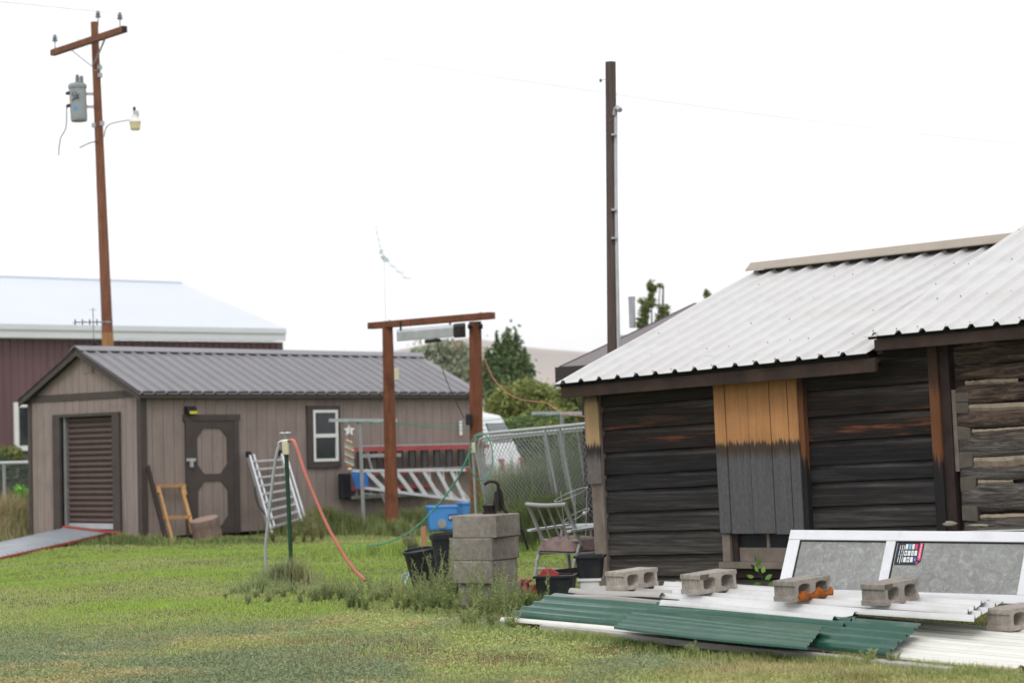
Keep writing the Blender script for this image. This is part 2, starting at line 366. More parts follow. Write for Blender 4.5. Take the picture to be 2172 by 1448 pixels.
# ================================================================== SETTING
def axis_pts(lo, hi, fine, ext):
    a = list(np.arange(lo, hi + 1e-6, fine)); s = fine; L_ = []; x = hi
    while x < ext: s *= 1.5; x += s; L_.append(x)
    s = fine; x = lo; K = []
    while x > -ext: s *= 1.5; x -= s; K.append(x)
    return np.array(K[::-1] + a + L_)
gx = axis_pts(-10, 8, .3, 3600); gy = axis_pts(8, 42, .3, 3600)
XX, YY = np.meshgrid(gx, gy); near = np.exp(-((XX / 30) ** 2 + ((YY - 20) / 40) ** 2))
ZZ = (.012 * np.sin(XX * 1.7 + YY * .6) + .014 * np.sin(YY * 1.3 - XX * .8) + .008 * np.sin(XX * 4.1 + 1.3) * np.sin(YY * 3.7)) * near - .012
V = np.stack([XX.ravel(), YY.ravel(), ZZ.ravel()], 1); nx = len(gx)
ii = np.arange(len(gy) - 1)[:, None] * nx + np.arange(nx - 1)[None]; ii = ii.ravel()
g = npmesh('ground', V, np.stack([ii, ii + 1, ii + nx + 1, ii + nx], 1), 'ground_soil', local=True, smooth=True); tag(g, kind='structure')
def gz(x, y): return float(.012 * math.sin(x * 1.7 + y * .6) + .014 * math.sin(y * 1.3 - x * .8) + .008 * math.sin(x * 4.1 + 1.3) * math.sin(y * 3.7) - .012)
# hills
prof = [(-3000, 840), (-1500, 800), (-600, 770), (200, 775), (600, 762), (690, 750), (760, 747), (830, 745), (890, 733), (940, 724), (990, 716), (1040, 722), (1130, 738), (1240, 746), (1330, 752), (1500, 758), (1800, 740), (2300, 760), (3200, 800), (5200, 850)]
px = np.linspace(-3000, 5200, 260); py = np.interp(px, [p[0] for p in prof], [p[1] for p in prof])
rows = []
DH = 2600.
for k, (tt, dd) in enumerate([(0, -1500), (.12, -1150), (.3, -800), (.52, -450), (.8, -150), (1, 0), (.85, 300), (.3, 1100)]):
    cr_ = []
    for a, b in zip(px, py):
        p = P(a, b, DH); hgt = p[2]
        jit = math.sin(a * .013 + k) * .06 + math.sin(a * .041 + k * 2.1) * .03
        cr_.append((p[0] * (DH + dd) / DH, DH + dd, hgt * max(0, tt + (jit if 0 < tt < 1 else 0)) - (1 if tt == 0 else 0)))
    rows.append(cr_)
V = np.array(rows).reshape(-1, 3); n = len(px)
ii = (np.arange(len(rows) - 1)[:, None] * n + np.arange(n - 1)[None]).ravel()
tag(npmesh('hills', V, np.stack([ii, ii + 1, ii + n + 1, ii + n], 1), 'hill_grass', local=True, smooth=True), kind='structure')

# ================================================================== BIG BARN behind the shed
o = P(600, 722, 62); BF = Frame((o[0], o[1], 0), rot(44, 'Z'))          # local -x runs left and near along the wall, +y back
EZ = BF.on(300, 722, 1, 0)[2]; BL_ = -17.0
barn = thing('metal_barn', 'long maroon ribbed metal barn with white roof and white eave band', 'barn', frame=BF)
MB().box(BL_, 0, .02, 9, 0, EZ, None).build('wall', 'barn_wall', barn, local=True)
k = 0
for x in np.arange(BL_, -.01, .9):                                       # wall sheets with ribs
    m = MB(); x1 = min(x + .896, 0)
    m.box(x, x1, 0, .018, .05, EZ - .002)
    for q in np.arange(x + .11, x1 - .02, .225): m.prism([(q - .03, 0, .05), (q - .014, -.03, .05), (q + .014, -.03, .05), (q + .03, 0, .05)], (0, 0, EZ - .06))
    m.build('wall_sheet', 'barn_wall', barn, local=True)
fz0, fz1 = BF.on(300, 719, 1, -.35)[2], BF.on(300, 693, 1, -.35)[2]
rx1 = BF.on(606, 700, 1, -.35)[0]
MB().box(BL_ - .4, rx1, -.35, -.30, fz0, (fz0 + fz1) / 2 + .04).build('lower_fascia', 'barn_white', barn, local=True)
MB().box(BL_ - .4, rx1, -.39, -.302, (fz0 + fz1) / 2 + .043, fz1).build('gutter', 'barn_white', barn, local=True)
MB().box(BL_ - .4, rx1 - .1, -.298, .1, fz0 + .01, fz0 + .05).build('soffit', 'barn_white', barn, local=True)
rt = BF.on(385, 601, 0, rx1); ry, rz = rt[1], rt[2]
m = MB(); m.hexa([(BL_ - .5, -.38, fz1 - .03), (rx1, -.38, fz1 - .03), (rx1, ry, rz - .04), (BL_ - .5, ry, rz - .04), (BL_ - .5, -.38, fz1 + .02), (rx1, -.38, fz1 + .02), (rx1, ry, rz + .01), (BL_ - .5, ry, rz + .01)])
rf = m.build('roof', 'barn_roof', barn, local=True)
m = MB(); m.hexa([(BL_ - .5, ry + .002, rz - .04), (rx1, ry + .002, rz - .04), (rx1, 2 * ry + .4, fz1 - .05), (BL_ - .5, 2 * ry + .4, fz1 - .05), (BL_ - .5, ry + .002, rz + .01), (rx1, ry + .002, rz + .01), (rx1, 2 * ry + .4, fz1), (BL_ - .5, 2 * ry + .4, fz1)]); m.build('rear_roof', 'barn_roof', barn, local=True)
MB().tube([(BL_ - .5, ry, rz + .02), (rx1, ry, rz + .02)], .05, 6).build('ridge_cap', 'barn_roof', rf, local=True)
a = BF.on(28, 853, 1, -.04); b = BF.on(62, 955, 1, -.04)
wx0, wz1, wz0 = a[0], a[2], b[2]; wx1 = wx0 + 1.25
fr_ = .13; w_ = MB()
for bx in ((wx0, wx0 + fr_, wz0, wz1), (wx1 - fr_, wx1, wz0, wz1), (wx0 + fr_, wx1 - fr_, wz1 - fr_, wz1), (wx0 + fr_, wx1 - fr_, wz0, wz0 + fr_)): w_.box(bx[0], bx[1], -.09, -.035, bx[2], bx[3])
wf = w_.build('window_frame', 'white_vinyl', barn, local=True)
MB().box(wx0 + fr_, wx1 - fr_, -.06, -.045, wz0 + fr_, wz1 - fr_).build('window_pane', 'glass_dark', wf, local=True)

# ================================================================== BROWN SHED
SF = Frame((*P(303, 1140, 32)[:2], 0), rot(46, 'Z') @ rot(.45, 'Y'))
shed = thing('storage_shed', 'brown wood sided shed with ribbed metal roof and roll up door', 'shed', frame=SF)
SLn, SW = 7.1, 3.0; EH, RH = 2.27, 2.97; Z0 = .10
MB().box(.16, SLn - .03, .03, SW - .03, Z0, EH).build('inner_wall', 'shed_trim', shed, local=True)
gp = .008
for x in np.arange(0, SLn - .01, .2029):                                   # long side planks
    MB().box(x + gp / 2, min(x + .2029, SLn) - gp / 2, .0, .028, Z0 - .02, EH - .06).build('siding_plank', 'siding', shed, local=True)
    MB().box(x + gp / 2, min(x + .2029, SLn) - gp / 2, SW - .028, SW, Z0 - .02, EH - .06).build('siding_plank', 'siding', shed, local=True)
a = SF.on(130, 885, 0, 0); b = SF.on(245, 1118, 0, 0); oy1, oz1, oy0, oz0 = a[1], a[2], b[1], b[2]
rl = lambda y: RH - abs(y - SW / 2) * (RH - EH) / (SW / 2)
for y in np.arange(0.0, SW - .01, .2):
    y0, y1 = y + gp / 2, min(y + .2, SW) - gp / 2
    segs = [(Z0 - .02, EH - .02)]
    if y1 > oy0 and y0 < oy1: segs = [(oz1, EH - .02)]
    for s0, s1 in segs: MB().box(.0, .028, y0, y1, s0, s1).build('siding_plank', 'siding', shed, local=True)
    MB().prism([(.004, y0, EH - .015), (.004, y1, EH - .015), (.004, y1, max(EH, rl(y1) - .05)), (.004, (y0 + y1) / 2, max(EH, rl((y0 + y1) / 2) - .05)), (.004, y0, max(EH, rl(y0) - .05))][::-1], (.026, 0, 0)).build('gable_plank', 'siding', shed, local=True)
    MB().box(SLn - .028, SLn, y0, y1, Z0, EH).build('siding_plank', 'siding', shed, local=True)
MB().prism([(.032, .02, EH), (.032, SW - .02, EH), (.032, SW / 2, RH - .03)][::-1], (SLn - .06, 0, 0)).build('gable_core', 'shed_trim', shed, local=True)
# trims
T = lambda n, *b: MB().box(*b).build(n, 'shed_trim', shed, local=True)
T('corner_trim', -.022, -.002, -.022, .085, Z0, EH - .07); T('corner_trim', -.0, .09, -.022, -.002, Z0, EH - .07)
T('corner_trim', -.022, -.002, SW - .07, SW + .022, Z0, EH - .04); T('corner_trim', SLn - .09, SLn + .02, -.022, -.002, Z0, EH - .07)
T('gable_band', -.020, -.003, .088, SW - .073, EH - .075, EH + .03)
T('eave_fascia', -.12, SLn + .12, -.135, -.115, EH - .10, EH + .005)
T('eave_fascia', -.12, SLn + .12, SW + .115, SW + .135, EH - .10, EH + .005)
T('soffit', -.10, SLn + .10, -.113, -.004, EH - .08, EH - .06)
for s in (0, 1):
    ya, yb = (-.13, SW / 2) if s == 0 else (SW + .13, SW / 2)
    zlow = EH - .035
    MB().hexa([(-.125, ya, zlow - .10), (-.10, ya, zlow - .10), (-.10, yb, RH - .09), (-.125, yb, RH - .09), (-.125, ya, zlow + .03), (-.10, ya, zlow + .03), (-.10, yb, RH + .03), (-.125, yb, RH + .03)]).build('rake_board', 'shed_trim', shed, local=True)
# roof sheets with ribs
pitchv = np.array([0, SW / 2 + .15, RH - EH + .06]); pl = np.linalg.norm(pitchv); pv = pitchv / pl; pn = np.array([0, -pv[2], pv[1]])
for side in (0, 1):
    fx = lambda p: p if side == 0 else np.array([p[0], SW - p[1], p[2]])
    for x in np.arange(-.14, SLn + .1, .915):
        x1 = min(x + .912, SLn + .14); m = MB()
        pr = [(x, 0)]
        q = x + .06
        while q + .05 < x1:
            pr += [(q - .03, 0), (q - .011, .03), (q + .011, .03), (q + .03, 0)]; q += .229
        pr += [(x1, 0)]
        top = [np.array([a_, -.15, EH - .05]) + pn * (h_ + .012) for a_, h_ in pr]; bot = [np.array([a_, -.15, EH - .05]) + pn * h_ * .9 for a_, h_ in pr]
        n_ = len(pr); e = pv * pl
        vv = [fx(p) for p in top] + [fx(p + e) for p in top] + [fx(p) for p in bot] + [fx(p + e) for p in bot]
        fs = [(i, i + 1, n_ + i + 1, n_ + i) for i in range(n_ - 1)] + [(2 * n_ + i, 3 * n_ + i, 3 * n_ + i + 1, 2 * n_ + i + 1) for i in range(n_ - 1)] + [(i, 2 * n_ + i, 2 * n_ + i + 1, i + 1) for i in range(n_ - 1)]
        m.add(vv, fs).build('roof_panel', 'shed_roof', shed, local=True)
m = MB(); zc = RH + .055
m.prism([(-.15, SW / 2 - .16, zc - .075), (-.15, SW / 2, zc), (-.15, SW / 2 + .16, zc - .075), (-.15, SW / 2 + .16, zc - .063), (-.15, SW / 2, zc + .014), (-.15, SW / 2 - .16, zc - .063)], (SLn + .3, 0, 0)).build('ridge_cap', 'shed_roof', shed, local=True)
# roll-up door
tz = SF.on(253, 873, 0, -.02)[2]; ty1 = SF.on(113, 880, 0, -.02)[1]; ty0 = SF.on(254, 873, 0, -.02)[1]
T('door_trim', -.045, -.002, ty0, oy0, Z0, tz); T('door_trim', -.045, -.002, oy1, ty1, Z0, tz); T('door_trim', -.047, -.002, oy0, oy1, oz1, tz + .002)
rd = MB().box(.10, .12, oy0, oy1 - .08, oz0 - .05, oz1 + .02).build('roll_up_door', 'shed_door', shed, local=True)
nsl = 19; dz = (oz1 - oz0 - .06) / nsl
for i in range(nsl):
    z = oz0 + .06 + i * dz; pr = [(.102, z), (.064, z + dz * .18), (.058, z + dz * .42), (.066, z + dz * .66), (.102, z + dz * .93)]
    MB().prism([(x_, oy0 + .005, z_) for x_, z_ in pr][::-1], (0, oy1 - oy0 - .09, 0)).build('door_slat', 'shed_door', rd, local=True)
MB().box(.06, .098, oy0 + .004, oy1 - .085, oz0 - .03, oz0 + .055).build('bottom_bar', 'galv_pale', rd, local=True)
MB().box(.02, .099, oy1 - .075, oy1 - .02, oz0 - .04, oz1).build('door_track', 'galv', shed, local=True)
MB().box(.032, .25, oy1 - .018, oy1, oz0 - .04, oz1).build('door_jamb', 'shed_trim', shed, local=True)
# sill of the roll up door, skids
MB().box(-.03, .09, oy0 - .02, oy1 + .02, oz0 - .11, oz0 - .052).build('door_sill', 'galv', shed, local=True)
for y in (.35, 1.5, 2.65): MB().box(.05, SLn - .05, y - .05, y + .05, -.06, Z0 - .002).build('skid', 'dark_wood', shed, local=True)
T('floor_rim', -.006, .0285, .0, SW, Z0 - .04, Z0 - .021)
# gable vent
m = MB()
va = SF.on(175, 772, 0, 0); vb = SF.on(197, 790, 0, 0)
for i in range(4): z = vb[2] + (va[2] - vb[2]) * i / 4; m.box(-.012, .002, vb[1], va[1], z, z + .03)
m.build('gable_vent', 'siding', shed, local=True)
# walk door
def LX(px_, py_): q = SF.on(px_, py_, 1, -.03); return q[0], q[2]
dx0, dz1 = LX(393, 879); dx1, dz0 = LX(509, 1132); dz0 = .07
sdoor = MB().box(dx0 + .1, dx1 - .1, -.026, -.003, dz0, dz1 - .1).build('walk_door', 'siding', shed, local=True)
for i in range(1, 4):
    q = dx0 + .1 + (dx1 - dx0 - .2) * i / 4
    MB().box(q - .003, q + .003, -.0272, -.0255, dz0, dz1 - .1).build('door_groove', 'shed_trim', sdoor, local=True)
T('door_trim', dx0, dx0 + .1, -.05, -.002, dz0, dz1 - .1); T('door_trim', dx1 - .1, dx1, -.05, -.002, dz0, dz1 - .1); T('door_trim', dx0 - .04, dx1 + .03, -.054, -.002, dz1 - .098, dz1)
ix0, ix1 = dx0 + .104, dx1 - .104; iz0, iz1 = dz0 + .01, dz1 - .11; st = .105; zm = iz0 + (iz1 - iz0) * .5
D_ = lambda *b: MB().box(*b).build('door_rail', 'shed_trim', sdoor, local=True)
D_(ix0, ix0 + st, -.045, -.028, iz0, iz1); D_(ix1 - st * 1.2, ix1, -.045, -.028, iz0, iz1)
D_(ix0 + st, ix1 - st * 1.2, -.045, -.028, iz1 - .10, iz1); D_(ix0 + st, ix1 - st * 1.2, -.045, -.028, zm - .055, zm + .055); D_(ix0 + st, ix1 - st * 1.2, -.045, -.028, iz0, iz0 + .12)
for (cx, sx) in ((ix0 + st, 1), (ix1 - st * 1.2, -1)):
    for (cz, s2) in ((iz1 - .10, -1), (zm + .055, 1), (zm - .055, -1), (iz0 + .12, 1)):
        MB().prism([(cx, -.0445, cz), (cx + sx * .13, -.0445, cz), (cx, -.0445, cz + s2 * .15)], (0, .016, 0)).build('corner_brace', 'shed_trim', sdoor, local=True)
hx, hz = LX(402, 975)
MB().box(hx - .08, hx + .09, -.075, -.056, hz - .02, hz + .025).box(hx - .02, hx + .03, -.09, -.057, hz - .11, hz - .022).build('hasp_latch', 'galv_pale', sdoor, local=True)
# window
wx0, wz1 = LX(651, 860); wx1, wz0 = LX(723, 990); tw = .115
T('window_trim', wx0, wx0 + tw, -.045, -.002, wz0, wz1); T('window_trim', wx1 - tw * .5, wx1, -.045, -.002, wz0, wz1)
T('window_trim', wx0 + tw, wx1 - tw * .5, -.045, -.002, wz1 - .07, wz1); T('window_trim', wx0 + tw, wx1 - tw * .5, -.045, -.002, wz0, wz0 + .1)
jx0, jx1, jz0, jz1 = wx0 + tw, wx1 - tw * .5, wz0 + .1, wz1 - .07; f_ = .045; zm = (jz0 + jz1) / 2
m = MB()
for b in ((jx0, jx0 + f_, jz0, jz1), (jx1 - f_, jx1, jz0, jz1), (jx0 + f_, jx1 - f_, jz1 - f_, jz1), (jx0 + f_, jx1 - f_, jz0, jz0 + f_), (jx0 + f_, jx1 - f_, zm - .03, zm + .03)): m.box(b[0], b[1], -.05, -.004, b[2], b[3])
wf = m.build('window_frame', 'white_vinyl', shed, local=True)
MB().box(jx0 + f_, jx1 - f_, -.03, -.012, zm + .03, jz1 - f_).build('window_pane', 'glass_dark', wf, local=True)
MB().box(jx0 + f_, jx1 - f_, -.022, -.006, jz0 + f_, zm - .03).build('window_pane', 'glass_dark', wf, local=True)
# solar light over the door
lx, lz = LX(402, 870)
lt = thing('solar_wall_light', 'small black solar wall light with yellow tag over shed door', 'wall light', tuple(SF.w(lx, -.03, lz - .06)))
fr = Frame(SF.w(lx, -.06, lz), rot(46, 'Z'))
MB().hexa([fr.w(*p) for p in [(-.09, -.06, -.06), (.09, -.06, -.06), (.09, .05, -.06), (-.09, .05, -.06), (-.09, -.03, .05), (.09, -.03, .05), (.09, .05, .06), (-.09, .05, .06)]]).build('housing', 'rubber', lt, bevel=.006)
MB().box(-.065, .075, -.068, -.061, -.055, -.012, fr).build('yellow_strip', 'yellow_tag', lt)
MB().hexa([fr.w(*p) for p in [(-.08, -.026, .052), (.08, -.026, .052), (.08, .045, .064), (-.08, .045, .064), (-.08, -.026, .058), (.08, -.026, .058), (.08, .045, .07), (-.08, .045, .07)]]).build('solar_panel', 'glass_dark', lt)
# ramp to the roll-up door
ramp = thing('loading_ramp', 'grey aluminium ramp with red edges leading up to the roll up door', 'ramp', tuple(G(60, 1150)))
def SGx(x, y): q = SF.on(x, y, 0, -.05); return SF.w(-.05, q[1], q[2])
T0, T1, B0, B1 = SGx(138, 1119), SGx(228, 1129), P(-70, 1165, 30.3), P(-70, 1196, 28.0)
def e0(u, v, dz): return (T0 + (B0 - T0) * u) * (1 - v) + (T1 + (B1 - T1) * u) * v + np.array([0, 0, dz])
MB().hexa([e0(1, 1, -.03), e0(0, 1, -.03), e0(0, 0, -.03), e0(1, 0, -.03), e0(1, 1, 0), e0(0, 1, 0), e0(0, 0, 0), e0(1, 0, 0)]).build('deck', 'ramp_alu', ramp)
for i in range(1, 30): u = i / 30; MB().bar(e0(u, .02, .006), e0(u, .98, .006), .02, .012).build('tread', 'ramp_alu', ramp)
for v in (-.012, 1.012): MB().bar(e0(1, v, -.02), e0(0, v, -.02), .02, .03).build('side_rail', 'red_paint', ramp)
MB().bar(e0(.005, -.02, .02), e0(.005, 1.3, .02), .06, .03).build('hook_lip', 'red_paint', ramp)
for v in (.1, .9): MB().bar(e0(.3, v, -.03), e0(.3, v, -.03) * np.array([1, 1, 0]) - (0, 0, .05), .05, .05, up=(0, 1, 0)).build('leg', 'dark_wood', ramp)

# ================================================================== CABIN
CF = Frame((*P(1272, 1245, 20)[:2], 0), rot(-1, 'Y') @ rot(-45, 'Z'))
cabin = thing('log_cabin', 'weathered black board and log cabin with white ribbed roof', 'cabin', frame=CF)
CB = lambda n, mt, *b, bevel=0, par=None: MB().box(*b).build(n, mt, par or cabin, local=True, bevel=bevel)
shz = lambda x: .021 * x                        # boards climb slightly to the right: the old wall has settled
MB().box(.06, 8.5, .06, 5.2, -.1, 1.9).build('inner_wall', 'void', cabin, local=True)
jl = [-.08, .10, .295, .51, .696, .90, 1.045, 1.25, 1.46, 1.68, 1.90, 2.06]
def board(x0, x1, z0, z1):
    h = z1 - z0; ns = 7; m = MB(); jz = rng.normal(0, .0015, ns + 1); jy = rng.normal(0, .0015, ns + 1)
    pr = [(.05, 0), (-.004, .002), (-.001, .3 * h), (.003, .72 * h), (.014, .77 * h), (.027, .84 * h), (.031, .97 * h), (.05, .985 * h)]
    vs_ = []
    for i in range(ns + 1):
        x = x0 + (x1 - x0) * i / ns
        for (y, z) in pr: vs_.append((x, y + jy[i], z0 + z + shz(x) + jz[i] * (0 if z in (0,) else 1)))
    n = len(pr)
    fs = [(i * n + k, (i + 1) * n + k, (i + 1) * n + k + 1, i * n + k + 1) for i in range(ns) for k in range(n - 1)] + [(tuple(range(n)))] + [tuple(ns * n + k for k in range(n))[::-1]]
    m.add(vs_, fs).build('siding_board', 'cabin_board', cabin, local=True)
for i in range(len(jl) - 1):
    z0, z1 = jl[i], jl[i + 1]
    if z1 < .3: board(.13, 3.84, z0, z1)
    else: board(.13, 1.53, z0, z1); board(2.40, 3.84, z0 - .02, z1 - .02)
# corner post: upper pale piece sits proud of the lower post
CB('corner_board', 'corner_wood', -.045, .13, -.045, .05, .97, 1.83)
CB('corner_post', 'grey_wood', -.02, .105, -.022, .05, -.05, .968); CB('corner_post', 'grey_wood', .106, .135, -.03, .04, -.05, 1.8)
# shutter planks
a = [CF.on(q, 1131, 1, -.07)[0] for q in (1528, 1552, 1600, 1647, 1685, 1706)]
sz0 = CF.on(1600, 1131, 1, -.07)[2]; szt = 1.86
shut = CB('shutter', 'void', a[0] + .02, a[-1] - .02, -.05, -.02, sz0 + .03, szt - .02)
for i in range(5):
    y = -.075 + rng.normal(0, .003)
    CB('plank', 'shutter_wood', a[i] + .004, a[i + 1] - .004, y, -.052, sz0 + rng.normal(0, .006), szt, bevel=.003, par=shut)
CB('shutter_edge', 'trim_wood', a[-1] + .002, a[-1] + .05, -.06, .0, sz0 + .02, szt)
# window below the shutter
wz0 = CF.on(1560, 1190, 1, -.03)[2]
CB('window_casing', 'grey_wood', a[0] + .0, a[0] + .085, -.05, .0, wz0, sz0 - .002); CB('window_casing', 'dark_wood', a[0] + .087, a[0] + .15, -.02, .02, wz0, sz0 + .1)
win = CB('window_sash', 'grey_wood', a[0] + .152, 2.38, .0, .03, wz0, wz0 + .12)
CB('window_glass', 'glass_dark', a[0] + .152, 2.38, .012, .02, wz0 + .122, sz0 + .4, par=win)
mx_ = CF.on(1630, 1150, 1, 0)[0]; CB('window_bar', 'grey_wood', mx_ - .014, mx_ + .014, -.005, .01, wz0 + .122, sz0 + .3, par=win)
CB('window_sill', 'grey_wood', a[0] - .02, 2.42, -.09, .0, wz0 - .055, wz0 - .003); CB('window_apron', 'dark_wood', a[0] + .03, 2.4, -.03, -.006, wz0 - .14, wz0 - .057)
# end trim of the boarded part
CB('end_board', 'trim_wood', 3.81, 3.90, -.055, -.007, -.05, 2.06); CB('end_post', 'dark_wood', 3.902, 3.99, -.03, .05, -.05, 2.06)
m = MB(); 
CB('edge_strip', 'grey_wood', 3.992, 4.03, -.012, .05, 1.0, 1.66)
# logs and chinking, from the pixel rows of the wall
def lzp(py_): return CF.on(2095, py_, 1, 0)[2]
logs = [(700, 768, 1), (776, 804, 1), (818, 853, 1), (873, 908, 1), (917, 964, 0), (987, 1015, 0), (1027, 1089, 0), (1101, 1160, 0), (1168, 1230, 0), (1238, 1290, 0)]
MB().box(4.0, 8.3, .03, .05, -.05, 2.2).build('wall_backing', 'dark_wood', cabin, local=True)
for (t_, b_, hi) in logs:
    z1, z0 = lzp(t_), lzp(b_); ns = 30; m = MB(); n = 8; vs_ = []
    h = (z1 - z0) / 2 + .010; zc_ = (z0 + z1) / 2; ph = random.random() * 9
    for i in range(ns + 1):
        x = 4.05 + 4.2 * i / ns; dzj = .012 * math.sin(x * 3.1 + ph) + rng.normal(0, .003); hh = h * (1 + .10 * math.sin(x * 2.3 + ph * 2) + rng.normal(0, .02))
        for k in range(n):
            an = math.pi * (-.5 + k / (n - 1)); cy = -math.copysign(abs(math.cos(an)) ** .45, 1) * .06; cz_ = math.copysign(abs(math.sin(an)) ** .8, math.sin(an))
            vs_.append((x, .028 + cy + rng.normal(0, .0035), zc_ + hh * cz_ + dzj))
    fs = [(i * n + k, (i + 1) * n + k, (i + 1) * n + k + 1, i * n + k + 1) for i in range(ns) for k in range(n - 1)] + [tuple(range(n))]
    m.add(vs_, fs).build('log', 'log_wood', cabin, local=True, smooth=True)
chk = [(804, 818, 4.13, 4.62), (855, 872, 4.14, 7.8), (908, 918, 4.17, 4.9), (963, 988, 4.17, 7.8), (1014, 1028, 4.2, 4.52), (1090, 1101, 4.2, 5.2), (805, 812, 4.9, 7.5), (1018, 1026, 4.62, 5.0)]
for (t_, b_, x0, x1) in chk:
    z1, z0 = lzp(t_), lzp(b_); ns = 26; m = MB(); vs_ = []
    for i in range(ns + 1):
        x = x0 + (x1 - x0) * i / ns; j0, j1 = .006 * math.sin(x * 5 + t_) + rng.normal(0, .002), .006 * math.sin(x * 4 + b_) + rng.normal(0, .002); y = -.014 + rng.normal(0, .002)
        vs_ += [(x, y + .012, z0 + j0), (x, y - .006, (z0 + z1) / 2 + j0), (x, y + .008, z1 + j1)]
    fs = [(i * 3 + k, (i + 1) * 3 + k, (i + 1) * 3 + k + 1, i * 3 + k + 1) for i in range(ns) for k in (0, 1)]
    m.add(vs_, fs).build('chinking', 'chink', cabin, local=True)
for (t_, b_, wd) in ((828, 848, .10), (850, 875, .09), (903, 932, .10), (960, 992, .105), (1010, 1042, .12), (1072, 1104, .12)):
    z1, z0 = lzp(t_), lzp(b_)
    m = MB(); q = [rng.normal(0, .008) for _ in range(8)]
    m.hexa([(4.04, -.034, z0 + q[0]), (4.06 + wd, -.03, z0 + q[1]), (4.06 + wd, .04, z0), (4.04, .04, z0), (4.04, -.032, z1 + q[2]), (4.06 + wd + q[4], -.03, z1 + q[3]), (4.06 + wd, .04, z1), (4.04, .04, z1)]).build('log_end', 'mortar', cabin, local=True, bevel=.008)
# roof one (low) and roof two (steeper, over the logs)
def ribroof(name, x0, x1, eL, eR, ry, rz, pitch_=.229, rib=.030, mat='roof_white', panel=.915, over=0.0):
    """eL/eR: (y, z) at the eave left and right; ridge at (ry, rz)"""
    root = None
    nrows = 6
    for xa in np.arange(x0, x1 - .02, panel):
        xb = min(xa + panel, x1); pr = [(xa, 0.)]; q = xa + pitch_ / 2
        while q + .05 < xb + .02:
            pr += [(q - .036, 0), (q - .014, rib), (q + .014, rib), (q + .036, 0)]; q += pitch_
        if pr[-1][0] < xb: pr += [(xb, 0.)]
        n = len(pr); top = []; bot = []
        for j in range(nrows + 1):
            t_ = j / nrows
            for (x, h) in pr:
                u = (x - x0) / (x1 - x0); ey = eL[0] + (eR[0] - eL[0]) * u; ez = eL[1] + (eR[1] - eL[1]) * u
                y = ey + (ry - ey) * t_; z = ez + (rz - ez) * t_ + (.005 * math.sin(j * 1.7 + x * 1.3) if 0 < j < nrows else 0)
                top.append((x, y, z + h + .004)); bot.append((x, y + .001, z + h * .95))
        N = len(top); vs_ = top + bot; fs = []
        for j in range(nrows):
            for k in range(n - 1):
                i = j * n + k; fs.append((i, i + 1, i + n + 1, i + n)); fs.append((N + i, N + i + n, N + i + n + 1, N + i + 1))
        for k in range(n - 1): fs.append((k, N + k, N + k + 1, k + 1)); i = nrows * n + k; fs.append((i, i + 1, N + i + 1, N + i))
        for j in range(nrows): i = j * n; fs.append((i, i + n, N + i + n, N + i)); i = j * n + n - 1; fs.append((i, N + i, N + i + n, i + n))
        o_ = MB().add(vs_, fs).build(name, mat, cabin, local=True)
        # screws
        m = MB()
        for (x, h) in pr[1:-1:4]:
            for t_ in (.03, .2, .42, .64, .86):
                u = (x - x0) / (x1 - x0); xs = x - .05; ey = eL[0] + (eR[0] - eL[0]) * u; ez = eL[1] + (eR[1] - eL[1]) * u
                y = ey + (ry - ey) * (t_ + rng.normal(0, .006)); z = ez + (rz - ez) * t_
                if xs > xa + .01: m.box(xs - .005, xs + .005, y - .005, y + .005, z, z + .012)
        m.build('roof_screw', 'steel_grey', o_, local=True)['kind'] = 'stuff'
eL = (-.35, 1.915); eR = (-.35, 1.99); RY, RZ = 2.63, 3.0
ribroof('roof_panel', -.13, 3.42, eL, eR, RY, RZ)
p2 = CF.on(2172, 475, 0, 3.40); p3 = CF.on(2060, 543, 0, 3.40)
sl2 = (p2[2] - 2.13) / (p2[1] + .35)
ribroof('roof_panel', 3.40, 8.6, (-.35, 2.125), (-.35, 2.16), p2[1] + 1.2, 2.125 + (p2[1] + 1.55) * sl2)
yt2, zt2 = p2[1] + 1.2, 2.125 + (p2[1] + 1.55) * sl2
MB().prism([(3.44, -.22, 1.98), (3.44, yt2, zt2 - 1.4), (3.44, yt2, zt2 - .04), (3.44, -.22, 2.13)], (.05, 0, 0)).build('gable_wall', 'soffit_wood', cabin, local=True)
# eave boards
def eave(x0, x1, y, z0, z1, dz0, dz1, mat='soffit_wood', th=.035, name='fascia_board'):
    MB().hexa([(x0, y, z0 - dz0), (x1, y, z1 - dz1), (x1, y + th, z1 - dz1), (x0, y + th, z0 - dz0), (x0, y, z0), (x1, y, z1), (x1, y + th, z1), (x0, y + th, z0)]).build(name, mat, cabin, local=True)
eave(-.08, 3.46, -.29, 1.885, 1.955, .10, .115); eave(3.47, 8.5, -.30, 2.10, 2.14, .09, .095)
eave(-.10, 3.40, -.30, 1.915, 1.985, .025, .025, 'void', .02, 'eave_gap_shade'); eave(3.42, 8.5, -.31, 2.125, 2.165, .02, .02, 'void', .02, 'eave_gap_shade')  # black strips paint the shade in the gap between roof sheets and fascia
